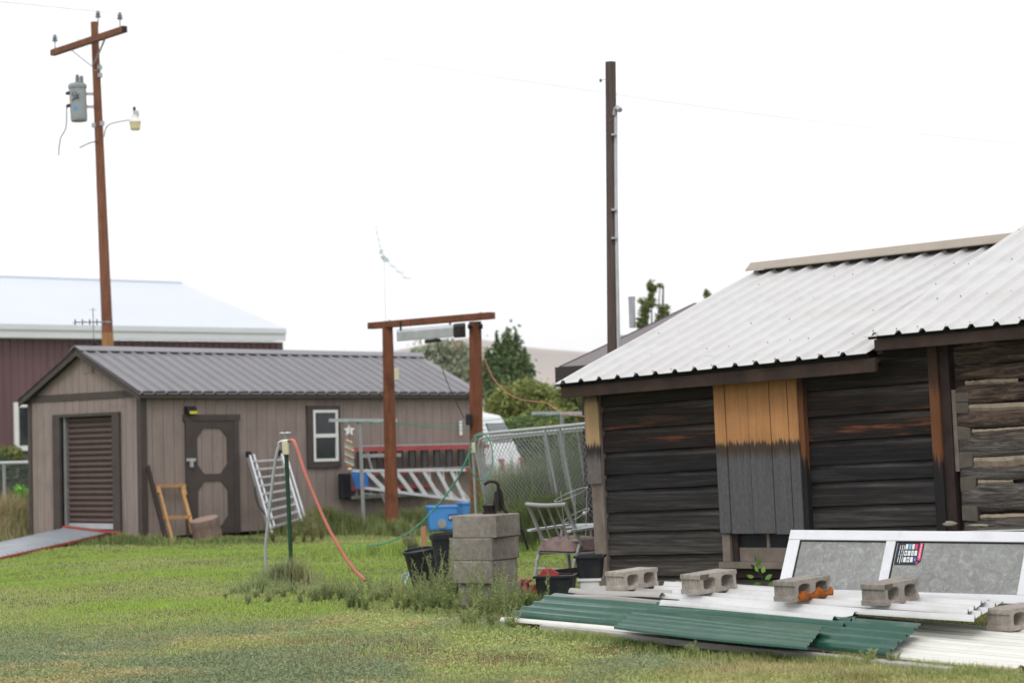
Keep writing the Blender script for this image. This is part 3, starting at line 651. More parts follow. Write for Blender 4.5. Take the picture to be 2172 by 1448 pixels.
# soffit between the fascia and the wall, rake board on the left
MB().hexa([(-.08, -.255, 1.84), (3.46, -.255, 1.91), (3.46, .05, 2.02), (-.08, .05, 1.95), (-.08, -.255, 1.86), (3.46, -.255, 1.93), (3.46, .05, 2.04), (-.08, .05, 1.97)]).build('soffit_board', 'soffit_wood', cabin, local=True)
MB().hexa([(3.47, -.264, 2.05), (8.5, -.264, 2.09), (8.5, .05, 2.19), (3.47, .05, 2.15), (3.47, -.264, 2.07), (8.5, -.264, 2.11), (8.5, .05, 2.21), (3.47, .05, 2.17)]).build('soffit_board', 'soffit_wood', cabin, local=True)
MB().hexa([(-.10, -.29, 1.80), (-.06, -.29, 1.80), (-.06, RY, RZ - .16), (-.10, RY, RZ - .16), (-.10, -.29, 1.905), (-.06, -.29, 1.905), (-.06, RY, RZ - .03), (-.10, RY, RZ - .03)]).build('rake_board', 'soffit_wood', cabin, local=True)
MB().prism([(.0, 0, 1.8), (.0, RY * 2, 1.8), (.0, RY, 2.85)], (.05, 0, 0)).build('gable_wall', 'cabin_board', cabin, local=True)
MB().box(0, .05, .062, 5.2, -.08, 1.8).build('side_wall', 'cabin_board', cabin, local=True)
# gable of the higher roof seen over the low one
# ridge cap: dark gap then a tan folded strip, and the rear slope
z0c = CF.on(1600, 583, 1, RY)[2]; z1c = CF.on(1600, 572, 1, RY)[2]
MB().box(-.06, 3.6, RY, RY + .04, RZ - .05, RZ + .04).build('ridge_board', 'fascia_dark', cabin, local=True)
MB().prism([(-.09, RY - .10, RZ + .035), (-.09, RY - .10, RZ + .045), (-.09, RY, RZ + .125), (-.09, RY + .25, RZ + .06), (-.09, RY + .25, RZ + .05), (-.09, RY, RZ + .115)], (3.7, 0, 0)).build('ridge_cap', 'tan_cap', cabin, local=True)
MB().hexa([(-.12, RY + .05, RZ), (3.4, RY + .05, RZ), (3.4, 5.6, 1.95), (-.12, 5.6, 1.95), (-.12, RY + .05, RZ + .02), (3.4, RY + .05, RZ + .02), (3.4, 5.6, 1.97), (-.12, 5.6, 1.97)]).build('rear_roof', 'roof_white', cabin, local=True)
# folded-back sheet corner at the end of the low roof
# ================================================================== HOUSE behind the cabin
hp = P(1196, 790, 27); HF = Frame((hp[0], hp[1], 0), rot(-45, 'Z'))
house = thing('dark_roofed_house', 'house with dark brown metal roof rising behind the cabin', 'house', frame=HF)
hz = hp[2]; ht = HF.on(1480, 655, 0, 0); hs = (ht[2] - hz) / ht[1]; HR = ht[1]
MB().box(.6, 9, .5, 9, 0, hz + .1).build('wall', 'shed_trim', house, local=True)
hr = MB().hexa([(-.02, -.02, hz), (9, -.02, hz), (9, HR, hz + hs * HR), (-.02, HR, hz + hs * HR), (-.02, -.02, hz + .08), (9, -.02, hz + .08), (9, HR, hz + hs * HR + .08), (-.02, HR, hz + hs * HR + .08)]).build('roof', 'roof_dark', house, local=True)
MB().hexa([(-.02, HR + .002, hz + hs * HR), (9, HR + .002, hz + hs * HR), (9, 2 * HR, hz), (-.02, 2 * HR, hz), (-.02, HR + .002, hz + hs * HR + .08), (9, HR + .002, hz + hs * HR + .08), (9, 2 * HR, hz + .08), (-.02, 2 * HR, hz + .08)]).build('roof_rear_slope', 'roof_dark', house, local=True)
MB().hexa([(-.06, -.02, hz - .12), (-.022, -.02, hz - .12), (-.022, HR, hz + hs * HR - .1), (-.06, HR, hz + hs * HR - .1), (-.06, -.02, hz + .085), (-.022, -.02, hz + .085), (-.022, HR, hz + hs * HR + .085), (-.06, HR, hz + hs * HR + .085)]).build('rake_trim', 'fascia_dark', house, local=True)
MB().box(-.06, 9, -.10, -.022, hz - .18, hz + .07).build('gutter', 'fascia_dark', house, local=True)
MB().prism([(.6, .5, hz), (.6, 2 * HR - .5, hz), (.6, HR, hz + hs * (HR - .5))], (.1, 0, 0)).build('gable_wall', 'shed_trim', house, local=True)
q = HF.on(1342, 700, 1, 2.2); MB().lathe((q[0], 2.2, hz + hs * 2.0), [(.045, 0), (.045, q[2] + .42 - hz - hs * 2.0), (.05, q[2] + .42 - hz - hs * 2.0), (.05, q[2] + .46 - hz - hs * 2.0)], 14).build('vent_pipe', 'galv', house, local=True, smooth=False)
q = HF.on(1338, 716, 1, 1.6); MB().lathe((q[0], 1.6, hz + hs * 1.6), [(.16, 0), (.16, q[2] - hz - hs * 1.6 + .02), (.10, q[2] - hz - hs * 1.6 + .06)], 16).build('roof_vent', 'white_paint', house, local=True, smooth=False)
dpx = HF.on(1243, 850, 1, .2); MB().box(dpx[0] - .04, dpx[0] + .04, .16, .24, 0, hz - .1).build('porch_post', 'fascia_dark', house, local=True)
# ================================================================== POWER POLE and its gear
D0 = 40.0
pb, pt = P(229, 735, D0), P(200, 47, D0); dpl = (pb - pt) / (pt[2] - pb[2]); base = pb + dpl * (pb[2])
pole = thing('power_pole', 'tall brown wooden power pole with slanted crossarm behind the shed', 'power pole', tuple(base))
rr = lambda z: .125 - .055 * z / 9.5
pp = lambda z: base + (pt - base) * (z / pt[2])
zs = np.linspace(0, pt[2], 9); MB().tube([pp(z) for z in zs], [rr(z) for z in zs], 14).build('pole', 'pole_brown', pole)
zs = np.linspace(0, 3.6, 4); MB().tube([pp(z) for z in zs], [rr(z) + .004 for z in zs], 14).build('pole_foot', 'pole_tan', pole)
la, lb = P(115, 116, D0 + .75), P(267, 66, D0 - 1.25); md = np.array([0, -.16, 0])
MB().bar(la + md, lb + md, .10, .115).build('crossarm', 'pole_brown', pole)
MB().bar(lb + md - (lb - la) * .001, lb + md + (lb - la) * .008, .106, .12).build('arm_cap', 'dark_wood', pole)
def lerp(t_): return la + (lb - la) * t_ + md
for a_, b_ in ((lerp(.27), P(197, 143, D0)), (lerp(.74), P(203, 138, D0))): MB().bar(a_ + (0, 0, -.06), b_ + (0, -.12, 0), .03, .02).build('brace', 'galv', pole)
def insul(name, q):
    i = MB().lathe(q, [(.012, -.16), (.012, 0), (.055, .01), (.06, .03), (.03, .05), (.045, .065), (.05, .085), (.025, .10), (.03, .13), (.012, .145)], 12).build('insulator', 'porcelain', pole)
    return q + np.array([0, 0, .12])
tops = [insul('i', lerp(.04) + (0, 0, .20)), insul('i', lerp(.945) + (0, 0, .20)), insul('i', P(208, 42, D0) + (0, 0, .03))]
for yy in (.85, .6):
    pass
for (a_, b_) in ((60, .1), (200, -.1), (268, .12), (330, .1)):
    pass
for py_, sx in ((143, 1), (262, 1), (266, -1), (160, 1)):
    q = P(199 + (py_ - 47) * .042 + sx * 9, py_, D0 - .05); MB().box(q[0] - .04, q[0] + .04, q[1] - .04, q[1] + .04, q[2] - .04, q[2] + .04).build('bolt', 'galv', pole)
# transformer
tq = P(168, 258, D0 - .1); tp = P(166, 182, D0 - .1); th = tp[2] - tq[2]
tr = thing('pole_transformer', 'grey cylindrical transformer can bolted to the power pole', 'transformer', tuple(tq))
can = MB().lathe(tq, [(.14, 0), (.152, .015), (.158, .06), (.16, th - .05), (.175, th - .05), (.178, th), (.15, th + .04), (.05, th + .06)], 22, ax=(-.03, 0, 1)).build('can', 'transformer', tr)
for dx_ in (-.02, .06):
    b = tq + np.array([dx_, 0, th + .05]); MB().lathe(b, [(.03, 0), (.045, .03), (.03, .05), (.045, .08), (.03, .10), (.04, .13), (.015, .17 if dx_ < 0 else .10)], 10).build('bushing', 'porcelain', tr)
for zf in (.78, .42): MB().bar(tq + (.1, .05, th * zf), pp(tq[2] + th * zf) + (-.05, 0, 0), .05, .05).build('bracket', 'galv', tr)
for zf, l_ in ((.80, .10), (.45, .09)): MB().lathe(tq + np.array([-.14, -.05, th * zf]), [(.02, 0), (.035, .03), (.035, .07), (.02, l_)], 8, ax=(-1, -.1, -.2)).build('secondary_bushing', 'black_iron', tr)
MB().lathe(tq + np.array([-.03, -.157, th * .35]), [(.04, 0), (.04, .006)], 16, ax=(0, -1, 0)).build('blue_mark', 'blue_mark', tr)
for s in ([(-.04, -.17, th * .8), (.0, -.2, th * .72), (.03, -.19, th * .62)], [(-.09, -.15, th * .78), (-.05, -.19, th * .66), (.05, -.18, th * .72)], [(-.1, -.14, th * .55), (-.03, -.18, th * .62), (.05, -.18, th * .6)]):
    MB().tube(spline([tq + np.array(p) for p in s], 5), .008, 5).build('lead_wire', 'cord_dark', tr)
# street lamp
lamp = thing('yard_lamp', 'yard light with cream lens on a curved arm from the power pole', 'lamp', tuple(P(222, 290, D0 - .1)))
MB().tube(spline([P(x, y, D0 - .12 - i * .1) for i, (x, y) in enumerate([(221, 290), (224, 274), (232, 264), (250, 259), (278, 254)])], 6), .013, 8).build('arm', 'galv_pale', lamp)
lq = P(287, 276, D0 - .5)
MB().lathe(lq, [(.085, 0), (.095, .03), (.105, .13), (.11, .14)], 18).build('lens', 'lamp_lens', lamp)
MB().lathe(lq + (0, 0, .14), [(.115, 0), (.115, .02), (.07, .09), (.06, .14)], 18).build('reflector', 'white_paint', lamp)
MB().box(lq[0] - .03, lq[0] + .07, lq[1] - .05, lq[1] + .05, lq[2] + .26, lq[2] + .36).build('ballast_box', 'galv_pale', lamp)
MB().lathe(lq + (-.01, 0, .36), [(.025, 0), (.03, .06), (.02, .08)], 10).build('photocell', 'black_iron', lamp)
# power lines: run across, square to the crossarm
ldir = np.array([.72, .69, 0])
def line(name, q, label, dn=.0, r=.004, grp='power lines on the wooden pole'):
    pts = []
    for s_ in np.linspace(-40, 60, 21): pts.append(q + ldir * s_ + np.array([0, 0, .0009 * (s_ ** 2) - .035 * abs(s_) + dn * s_]))
    tag(MB().tube(pts, r, 5).build('power_line', 'line_wire'), label, 'power line', grp)
line('l', tops[0], 'thin power line from the far left end of the crossarm', 0); line('l', tops[1], 'thin power line from the near right end of the crossarm', 0)
line('l', tops[2], 'thin power line from the insulator on top of the pole', 0)
line('l', P(208, 150, D0 - .1), 'thin neutral line clamped to the pole under the crossarm braces', 0)
tag(MB().tube(spline([tq + (-.22, -.06, th * .42), P(140, 270, D0), P(128, 295, D0), P(124, 330, D0)], 6), .012, 6).build('service_wire', 'wire'), 'loose service wire hanging from the side of the transformer', 'wire')
tag(MB().tube(spline([P(210, 300, D0 - .1), P(195, 302, D0 - .1), P(180, 308, D0 - .1), P(168, 314, D0 - .1)], 6), .012, 6).build('service_wire', 'wire'), 'short wire stub sticking out of the pole below the yard light', 'wire')
# TV aerials
def aerial(label, b, h, boom, n, el, mat, mast_r=.012):
    t_ = thing('tv_antenna', label, 'antenna', tuple(b))
    MB().tube([b, b + (0, 0, h)], mast_r, 8).build('mast', mat, t_)
    a_, c_ = b + (0, 0, h - .22) - np.array(boom) * .5, b + (0, 0, h - .22) + np.array(boom) * .5
    MB().tube([a_, c_], .012, 6).build('boom', mat, t_)
    pe = np.cross(np.array(boom) / np.linalg.norm(boom), (0, 0, 1))
    for k in range(n):
        q = a_ + (c_ - a_) * k / (n - 1); e_ = el[k % len(el)]
        MB().tube([q - pe * e_, q + pe * e_], .006, 5).build('element', mat, t_)
        MB().tube([q - (0, 0, .045), q + (0, 0, .045)], .01, 5).build('clip', 'cord_dark', t_)
    return t_
ab = P(199, 742, 33.4); a_ = aerial('small dark yagi antenna on a mast at the shed ridge', ab, .66, (.52, .25, 0), 6, (.16, .2, .1), 'steel_grey', .009)
MB().tube([ab + (0, 0, .02), ab + (.0, 0, .13), ab + (-.01, 0, .18)], [.03, .028, .012], 8).tube([ab + (.05, 0, .0), ab + (.02, 0, .15)], .02, 6).build('mount', 'black_iron', a_)
MB().tube([ab + (-.06, 0, .64), ab + (.06, 0, .63)], .004, 5).build('top_element', 'steel_grey', a_)
tb = P(820, 760, 44); tz_ = P(820, 552, 44)
tb2 = np.array([tb[0], tb[1], 0]); yg = thing('roof_antenna', 'pale television antenna on a thin mast beyond the shed', 'antenna', tuple(tb2))
MB().tube([tb2, np.array([tb[0], tb[1], tz_[2]])], .006, 6).build('mast', 'galv_pale', yg)
ends = [P(797, 480, 44.6), P(806, 523, 44.2), P(812, 545, 44), P(820, 553, 43.9), P(862, 590, 42.5)]
MB().tube(ends, .008, 6).build('boom', 'chime_teal', yg)
for k in range(13):
    u = k / 12 * 4; i = min(int(u), 3); q = ends[i] + (ends[i + 1] - ends[i]) * (u - i); e_ = .03 + .006 * k
    MB().tube([q - (e_, .02, -e_ * .1), q + (e_, .02, -e_ * .1)], .006, 5).build('element', 'steel_grey', yg)
for (x, y) in ((808, 535), (812, 545), (820, 553), (816, 549)): q = P(x, y, 43.8); MB().bar(q - (.045, 0, .02), q + (.045, 0, .03), .03, .025).build('dipole_box', 'chime_teal', yg)

# ================================================================== WEATHERED SERVICE POLE by the cabin
sp = thing('service_pole', 'weathered grey brown pole with steel conduit rising behind the cabin roof', 'pole', tuple(P(1300, 740, 24) * np.array([1, 1, 0])))
b0, t0 = P(1300, 735, 24), P(1295, 132, 24); b0g = b0 + (b0 - t0) * (b0[2] / (t0[2] - b0[2]))
n_ = 9; MB().tube([b0g + (t0 - b0g) * k / n_ for k in range(n_ + 1)], [.068 - .008 * k / n_ for k in range(n_ + 1)], 14).build('pole', 'pole_grey', sp)
MB().tube(spline([P(1312, 740, 23.93), P(1307, 440, 23.93), P(1306, 240, 23.93)], 6), .02, 8).build('conduit', 'galv_pale', sp)
MB().tube(spline([P(1304, 244, 23.93), P(1306, 232, 23.9), P(1311, 229, 23.85), P(1315, 234, 23.8)], 5), [.028] * 10 + [.03] * 6, 10).build('weatherhead', 'galv_pale', sp)
for y in (286, 445, 505): q = P(1303, y, 23.9); MB().box(q[0] - .035, q[0] + .035, q[1] - .03, q[1] + .03, q[2] - .012, q[2] + .012).build('strap', 'galv', sp)
MB().tube(spline([P(1309, 236, 23.85), P(1302, 250, 23.8), P(1288, 261, 23.85)], 5), .008, 5).build('lead_wire', 'wire', sp)
MB().lathe(P(1274, 171, 23.9), [(.01, -.02), (.018, 0), (.01, .02)], 8).tube([P(1274, 171, 23.9), P(1288, 168, 24)], .003, 4).build('insulator', 'porcelain', sp)

# ================================================================== TIMBER GATE FRAME
gt = thing('timber_gateway', 'rust brown timber gateway of two posts and a crossbeam', 'gateway', tuple(G(830, 1128)))
def post(a_, b_, w0, w1, d): # photo lines of the post axis, widths in metres
    q = [(-1, -1), (1, -1), (1, 1), (-1, 1)]
    return MB().hexa([a_ + np.array([i * w0 / 2, j * w0 / 2, 0]) for i, j in q] + [b_ + np.array([i * w1 / 2, j * w1 / 2, 0]) for i, j in q])
lb_, lt_ = P(832, 1130, 32.5), P(822, 694, 32.5); lb_[2] = -.05
post(lb_, lt_, .20, .155, 0).build('post', 'creosote', gt, bevel=.012)
rb_, rt_ = P(1012, 1135, 31.2), P(1008, 682, 31.2); rb_[2] = -.05
post(rb_, rt_, .20, .18, 0).build('post', 'creosote', gt, bevel=.012)
ba, bb = P(786, 691, 32.75), P(1044, 669, 30.9)
MB().bar(ba + (0, 0, .0), bb + (0, 0, .0), .14, .10).build('crossbeam', 'creosote', gt, bevel=.01)
for (x, y, D) in ((826, 681, 32.4), (1020, 664, 31.1)): MB().lathe(P(x, y, D), [(.025, -.02), (.03, .0), (.012, .025)], 8).build('bolt', 'galv', gt)
for dx_ in (-1, 1): q = P(1008 + dx_ * 11, 692, 31.05); MB().lathe(q, [(.035, -.03), (.04, 0), (.035, .03)], 10, ax=(1, .2, 0)).build('bracket', 'black_iron', gt)
# winch / awning tube slung under the beam
rl1 = thing('roller_housing', 'silver metal roller housing with black motor end slung under the beam', 'roller housing', tuple(P(910, 725, 31.9)))
ra_, rb2 = P(842, 712, 32.1), P(962, 702, 31.25)
MB().prism([ra_ + np.array(p) for p in [(0, -.09, -.09), (0, -.11, .05), (0, -.06, .095), (0, .06, .095), (0, .1, .03), (0, .08, -.08)]], rb2 - ra_).build('housing', 'galv_pale', rl1, bevel=.01)
mc = rb2 + (rb2 - ra_) * .005; MB().prism([mc + np.array(p) for p in [(0, -.10, -.10), (0, -.12, .06), (0, -.06, .105), (0, .06, .105), (0, .1, .04), (0, .08, -.1)]], (rb2 - ra_) * .20).build('motor', 'black_iron', rl1, bevel=.01)
MB().bar(P(905, 724, 31.55), P(930, 721, 31.4), .09, .05).build('latch', 'black_iron', rl1)
for x in (850, 955): q = P(x, 697, 31.8); MB().box(q[0] - .015, q[0] + .015, q[1] - .02, q[1] + .02, q[2] - .03, q[2] + .10).build('hanger', 'black_iron', rl1)
MB().tube(spline([P(905, 726, 31.5), P(908, 738, 31.5), P(901, 755, 31.5), P(909, 764, 31.5)], 5), .006, 5).build('hook_wire', 'cord_dark', rl1)
tag(MB().tube(spline([P(928, 726, 31.4), P(938, 780, 31.3), P(957, 830, 31.2), P(985, 888, 31.1)], 8), .007, 5).build('pull_cord', 'cord_dark'), 'thin dark cord running from roller housing down to black control box', 'cord')
MB().tube(spline([P(962, 722, 31.2), P(968, 735, 31.2), P(976, 736, 31.2), P(982, 722, 31.2)], 5), .008, 5).build('loop_cord', 'cord_orange', rl1)
q = P(994, 889, 31.05); tag(MB().box(q[0] - .045, q[0] + .05, q[1] - .05, q[1] + .05, q[2] - .085, q[2] + .085).build('control_box', 'black_plastic', bevel=.02), 'small black control box fixed to the right hand timber post', 'box')
q = P(842, 792, 32.3); pbx = tag(MB().box(q[0] - .04, q[0] + .03, q[1] - .03, q[1] + .03, q[2] - .1, q[2] + .08).build('junction_box', 'cream_plastic', bevel=.01), 'beige junction box on the back of the left timber post', 'box')
tag(MB().tube(spline([P(1028, 760, 31), P(1045, 800, 30), P(1075, 832, 28.5), P(1110, 848, 27), P(1158, 854, 25), P(1180, 868, 24), P(1205, 879, 22.6), P(1248, 883, 20.6)], 8), .0055, 6).build('electric_cable', 'cord_orange'), 'orange extension cord strung from the timber frame to the cabin corner', 'cord')

# ================================================================== CLOTHESLINE POSTS
def tpost(label, bx, by, D, barL, barR):
    b_ = P(bx, by, D); g_ = np.array([b_[0] + .02, b_[1], -.05])
    t_ = thing('clothesline_post', label, 'clothesline post', tuple(g_), group='clothesline posts')
    MB().tube([g_, b_], .03, 10).build('upright', 'galv', t_)
    ar = MB().bar(P(*barL), P(*barR), .05, .05).build('crossbar', 'galv_pale', t_)
    for k in (.2, .42, .62, .96):
        q = P(*barL) + (P(*barR) - P(*barL)) * k; MB().lathe(q + (0, 0, -.03), [(.02, -.03), (.025, 0), (.01, .02)], 8).build('line_hook', 'hose_green', ar)
tpost('galvanised clothesline post hung with a star and spinner', 763, 893, 33.6, (699, 891, 33.2), (841, 891, 34.0))
tpost('galvanised clothesline post behind the wire mesh panels', 1191, 875, 32.5, (1130, 876, 32.9), (1262, 876, 32.0))
for k, f0 in enumerate((.25, .5, .75)):
    a_ = P(699, 893, 33.2) + (P(841, 893, 34.0) - P(699, 893, 33.2)) * f0; c_ = P(1130, 876, 32.9) + (P(1262, 876, 32.0) - P(1130, 876, 32.9)) * f0
    mid = (a_ + c_) / 2 - (0, 0, .10 + .05 * k)
    tag(MB().tube(spline([a_, mid, c_], 10), .004, 4).build('clothes_line', 'hose_green'), 'thin green clothesline strung between the two galvanised posts', 'clothesline', 'clotheslines between the posts')
# hanging spinner
hs_ = P(742, 896, 33.3)
spn = thing('garden_spinner', 'hanging white star with orange and white spiral spinner below', 'wind spinner', tuple(P(742, 1000, 33.3)))
stp = []
sq = P(741, 912, 33.3)
for k in range(10):
    r_ = (.095 if k % 2 == 0 else .045); a_ = math.pi / 2 + k * math.pi / 5; stp.append(sq + np.array([r_ * math.cos(a_), 0, r_ * math.sin(a_)]))
MB().prism(stp, (0, .015, 0)).build('star', 'white_paint', spn)
MB().tube([hs_, P(741, 1003, 33.3)], .004, 4).build('cord', 'cord_dark', spn)
for k in range(11):
    q = P(741, 935 + k * 5.2, 33.3); an = .6 + k * .0; d_ = np.array([math.cos(.5), .5, -math.sin(.5)]) * (.075 if 0 < k < 10 else .045)
    MB().bar(q - d_, q + d_, .03, .018).build('spiral_blade', ['white_paint', 'chime_orange', 'chime_teal'][k % 3], spn)
MB().lathe(P(742, 995, 33.3), [(.01, -.03), (.04, 0), (.01, .03)], 10).build('ball', 'cream_plastic', spn)

# ================================================================== LADDERS ON THE SHED WALL
def SWp(px_, py_, y): q = SF.on(px_, py_, 1, y); return SF.w(q[0], y, q[2])
ext = thing('extension_ladder', 'red sided extension ladder hung level on the shed wall', 'ladder', tuple(SWp(860, 1010, -.15)))
x0_ = 4.12; x1_ = 7.25
zt_, zb_ = SF.on(860, 950, 1, -.2)[2], SF.on(860, 1001, 1, -.2)[2]
for z_, n_r in ((zt_, 0), (zb_, 1)):
    MB().box(x0_, x1_, -.20, -.10, z_ - (.038 if n_r == 0 else .02), z_ + (.03 if n_r == 0 else .02), SF).build('side_rail', 'red_fibre', ext)
    MB().box(x0_ + .1, x1_ - .1, -.205, -.19, z_ + .047, z_ + .06, SF).build('rail_cap', 'galv_pale', ext)
for x in np.arange(x0_ + .15, x1_ - .1, .29): MB().box(x - .05, x + .055, -.17, -.125, zb_ + .04, zt_ - .04, SF).build('rung', 'rung_dull', ext)
for x in np.arange(x0_ + .27, x1_ - .1, .29): MB().box(x - .02, x + .025, -.10, -.07, zb_ + .04, zt_ - .04, SF).build('rung', 'black_iron', ext)
MB().box(x0_ + .1, x0_ + 1.0, -.225, -.206, zt_ - .14, zt_ - .08, SF).build('stabiliser', 'steel_grey', ext)
low = thing('lower_ladder', 'old red and grey ladder hung low on the shed wall', 'ladder', tuple(SWp(860, 1060, -.1)))
zl = SF.on(800, 1052, 1, -.1)[2]
for z_ in (zl, zl + .14): MB().box(x0_ - .05, 6.0, -.13, -.05, z_ - .025, z_ + .025, SF).build('side_rail', 'red_fibre' if z_ > zl else 'steel_grey', low)
for x in np.arange(x0_ + .1, 6.0, .3): MB().box(x - .02, x + .02, -.115, -.07, zl + .026, zl + .113, SF).build('rung', 'steel_grey', low)
MB().box(x0_ - .25, x0_ - .052, -.15, -.04, zl - .02, zl + .40, SF).build('end_foot', 'black_plastic', low, bevel=.02)
stp_ = thing('step_ladder', 'folded aluminium stepladder with blue top lying on its side', 'ladder', tuple(SWp(860, 1060, -.35)))
A1, A2 = SWp(745, 998, -.42), SWp(985, 996, -.42); B1, B2 = SWp(770, 1034, -.42), SWp(997, 1062, -.42)
MB().bar(A1, A2, .06, .045).build('side_rail', 'alu', stp_); MB().bar(B1, B2, .06, .045).build('side_rail', 'alu', stp_)
for k in range(7):
    f_ = .17 + k * .125; a_ = A1 + (A2 - A1) * (f_ - .05); b_ = B1 + (B2 - B1) * (f_ + .03)
    MB().bar(a_, b_, .03, .075, up=(SF.w(1, 0, 0) - SF.w(0, 0, 0))).build('step', 'alu', stp_)
    if k > 3: MB().bar(a_ + (A2 - A1) * .055, (a_ + b_) / 2, .02, .02).bar(b_ + (B2 - B1) * .055, (a_ + b_) / 2, .02, .02).build('step_brace', 'alu', stp_)
MB().hexa([SWp(745, 1000, -.46), SWp(778, 1002, -.46), SWp(783, 1030, -.46), SWp(755, 1036, -.46), SWp(745, 1000, -.36), SWp(778, 1002, -.36), SWp(783, 1030, -.36), SWp(755, 1036, -.36)]).build('top_cap', 'ladder_blue', stp_)
MB().bar(SWp(770, 1046, -.36), SWp(985, 1056, -.36), .04, .03).build('rear_rail', 'galv', stp_)
tag(MB().tube(spline([SWp(780, 960, -.36), SWp(786, 985, -.38), SWp(800, 1030, -.4), SWp(818, 1068, -.45)], 5), .02, 6).build('hand_tool', 'steel_grey'), 'long handled tool leaning across the hung ladders', 'tool')
for x_ in (797, 977):
    q = SWp(x_, 892 if x_ > 900 else 975, -.05)
    tag(MB().bar(q, q - (0, 0, .25), .05, .03, up=(0, 1, 0)).build('ladder_bracket', 'white_paint'), 'white upright bracket on shed wall ' + ('above the hung ladders' if x_ > 900 else 'between the hung ladders'), 'bracket')
# aluminium ramp-ladder leaning by the walk door
lad = thing('folding_ladder', 'silver folding ladder leaning on the shed wall between door and window', 'ladder', tuple(G(585, 1130)))
def LP(x, y, dy): q = SF.on(x, y, 1, dy); return SF.w(q[0], dy, q[2])
tL, tR, bL, bR = LP(527, 965, -.12), LP(595, 962, -.12), LP(575, 1132, -.75), LP(640, 1112, -.75)
for (a_, b_) in ((tL, bL), (tR, bR)):
    MB().bar(a_, b_, .035, .085).build('side_rail', 'alu', lad)
    off = np.array([.06, .08, .0]); MB().bar(a_ + off, a_ + off + (b_ - a_) * .92, .03, .07).build('inner_rail', 'alu', lad)
    MB().lathe(a_ + (0, 0, .0), [(.045, -.03), (.05, 0), (.045, .06)], 10).build('foot_pad', 'rubber', lad)
for k in range(9): f_ = .08 + k * .105; MB().bar(tL + (bL - tL) * f_ + (.02, 0, 0), tR + (bR - tR) * f_, .07, .028).build('rung', 'alu', lad)
MB().tube(spline([tL + (bL - tL) * .4 + (-.04, -.03, 0), tL + (bL - tL) * .6 + (-.07, -.03, 0), tL + (bL - tL) * .75 + (0, -.03, 0)], 5), .012, 6).build('strap', 'cord_dark', lad)
# home-made wooden frame by the corner
wfm = thing('wooden_rack', 'home made two legged wooden rack leaning on the shed wall', 'rack', tuple(G(360, 1160)))
a_, b_ = LP(313, 990, -.08), LP(356, 1160, -.8); c_, d_ = LP(383, 1028, -.08), LP(410, 1130, -.6)
MB().bar(a_, b_, .04, .10).build('leg', 'dark_wood', wfm); MB().bar(LP(331, 1030, -.1) + (.03, 0, 0), LP(362, 1155, -.72) + (.04, 0, 0), .04, .05).build('leg', 'raw_wood', wfm)
MB().bar(c_, d_, .05, .08).build('leg', 'raw_wood', wfm)
MB().bar(LP(328, 1030, -.12), LP(392, 1029, -.12), .06, .05).build('top_rail', 'raw_wood', wfm); MB().bar(LP(345, 1097, -.45), LP(405, 1096, -.45), .06, .05).build('cross_rail', 'raw_wood', wfm)
MB().bar(LP(388, 1032, -.14), LP(392, 1050, -.2), .06, .06).build('corner_block', 'raw_wood', wfm); MB().bar(LP(334, 1032, -.14), LP(337, 1046, -.2), .05, .05).build('corner_block', 'raw_wood', wfm)
# cut log round
lg = thing('chopping_log', 'tilted section of cut log standing by the walk door', 'log', tuple(LP(440, 1155, -.8)))
lb2, lt2 = LP(444, 1160, -.75), LP(431, 1102, -.75); lb2[2] = -.03
ax_ = lt2 - lb2; ln = np.linalg.norm(ax_); prf = [(.215 + rng.normal(0, .004), ln * k / 6) for k in range(7)]
MB().lathe(lb2, prf, 22, ax=ax_ * np.array([.8, .6, 1]) + np.array([.0, -.012, 0])).build('trunk_section', 'log_bark', lg)
axn = (ax_ * np.array([.8, .6, 1]) + np.array([.0, -.012, 0])); axn /= np.linalg.norm(axn)
MB().lathe(lb2 + axn * (ln + .001), [(.212, 0), (.21, .012)], 22, ax=axn).build('cut_face', 'log_end_tan', lg)

# ================================================================== HYDRANT POSTS AND HOSES
def hydrant(label, px_, top, D, box=True):
    b_ = P(px_, top, D); g_ = np.array([b_[0] + .03, b_[1], -.05])
    t_ = thing('yard_hydrant', label, 'hydrant', tuple(g_), group='yard hydrants')
    MB().tube([g_, b_], .022, 8).build('standpipe', 'post_green' if px_ < 800 else 'galv', t_)
    MB().box(b_[0] - .032, b_[0] + .032, b_[1] - .06, b_[1] + .02, b_[2] - .13, b_[2] + .01).build('timer_box', 'cream_plastic', t_, bevel=.008)
    return t_, b_
hy, hb = hydrant('green pipe hydrant in the lawn with cream timer and two hoses', 606, 937, 21.8)
MB().tube(spline([hb + (-.075, 0, -.03), hb + (-.06, 0, .0), hb + (0, 0, .015), hb + (.07, 0, .01)], 5), .016, 8).build('manifold', 'galv', hy)
MB().tube([hb + (0, 0, .01), hb + (0, 0, .07)], .008, 6).build('riser', 'galv', hy)
for k in range(5): a_ = k * 1.256; MB().tube([hb + (0, 0, .08), hb + (.05 * math.cos(a_), .05 * math.sin(a_), .10)], .008, 6).build('handle_spoke', 'galv_pale', hy)
MB().tube([hb + np.array([.055 * math.cos(k * .5236), .055 * math.sin(k * .5236), .09]) for k in range(13)], .008, 6).build('handwheel', 'galv_pale', hy)
D1 = 21.8
tag(MB().tube(spline([P(x, y, D1 - .1) for x, y in [(592, 945), (586, 965), (578, 1020), (571, 1085), (564, 1150), (564, 1195), (572, 1225), (590, 1240)]], 8), .016, 8).build('garden_hose', 'hose_grey', smooth=True), 'grey hose dropping from the hydrant down into the grass', 'hose')
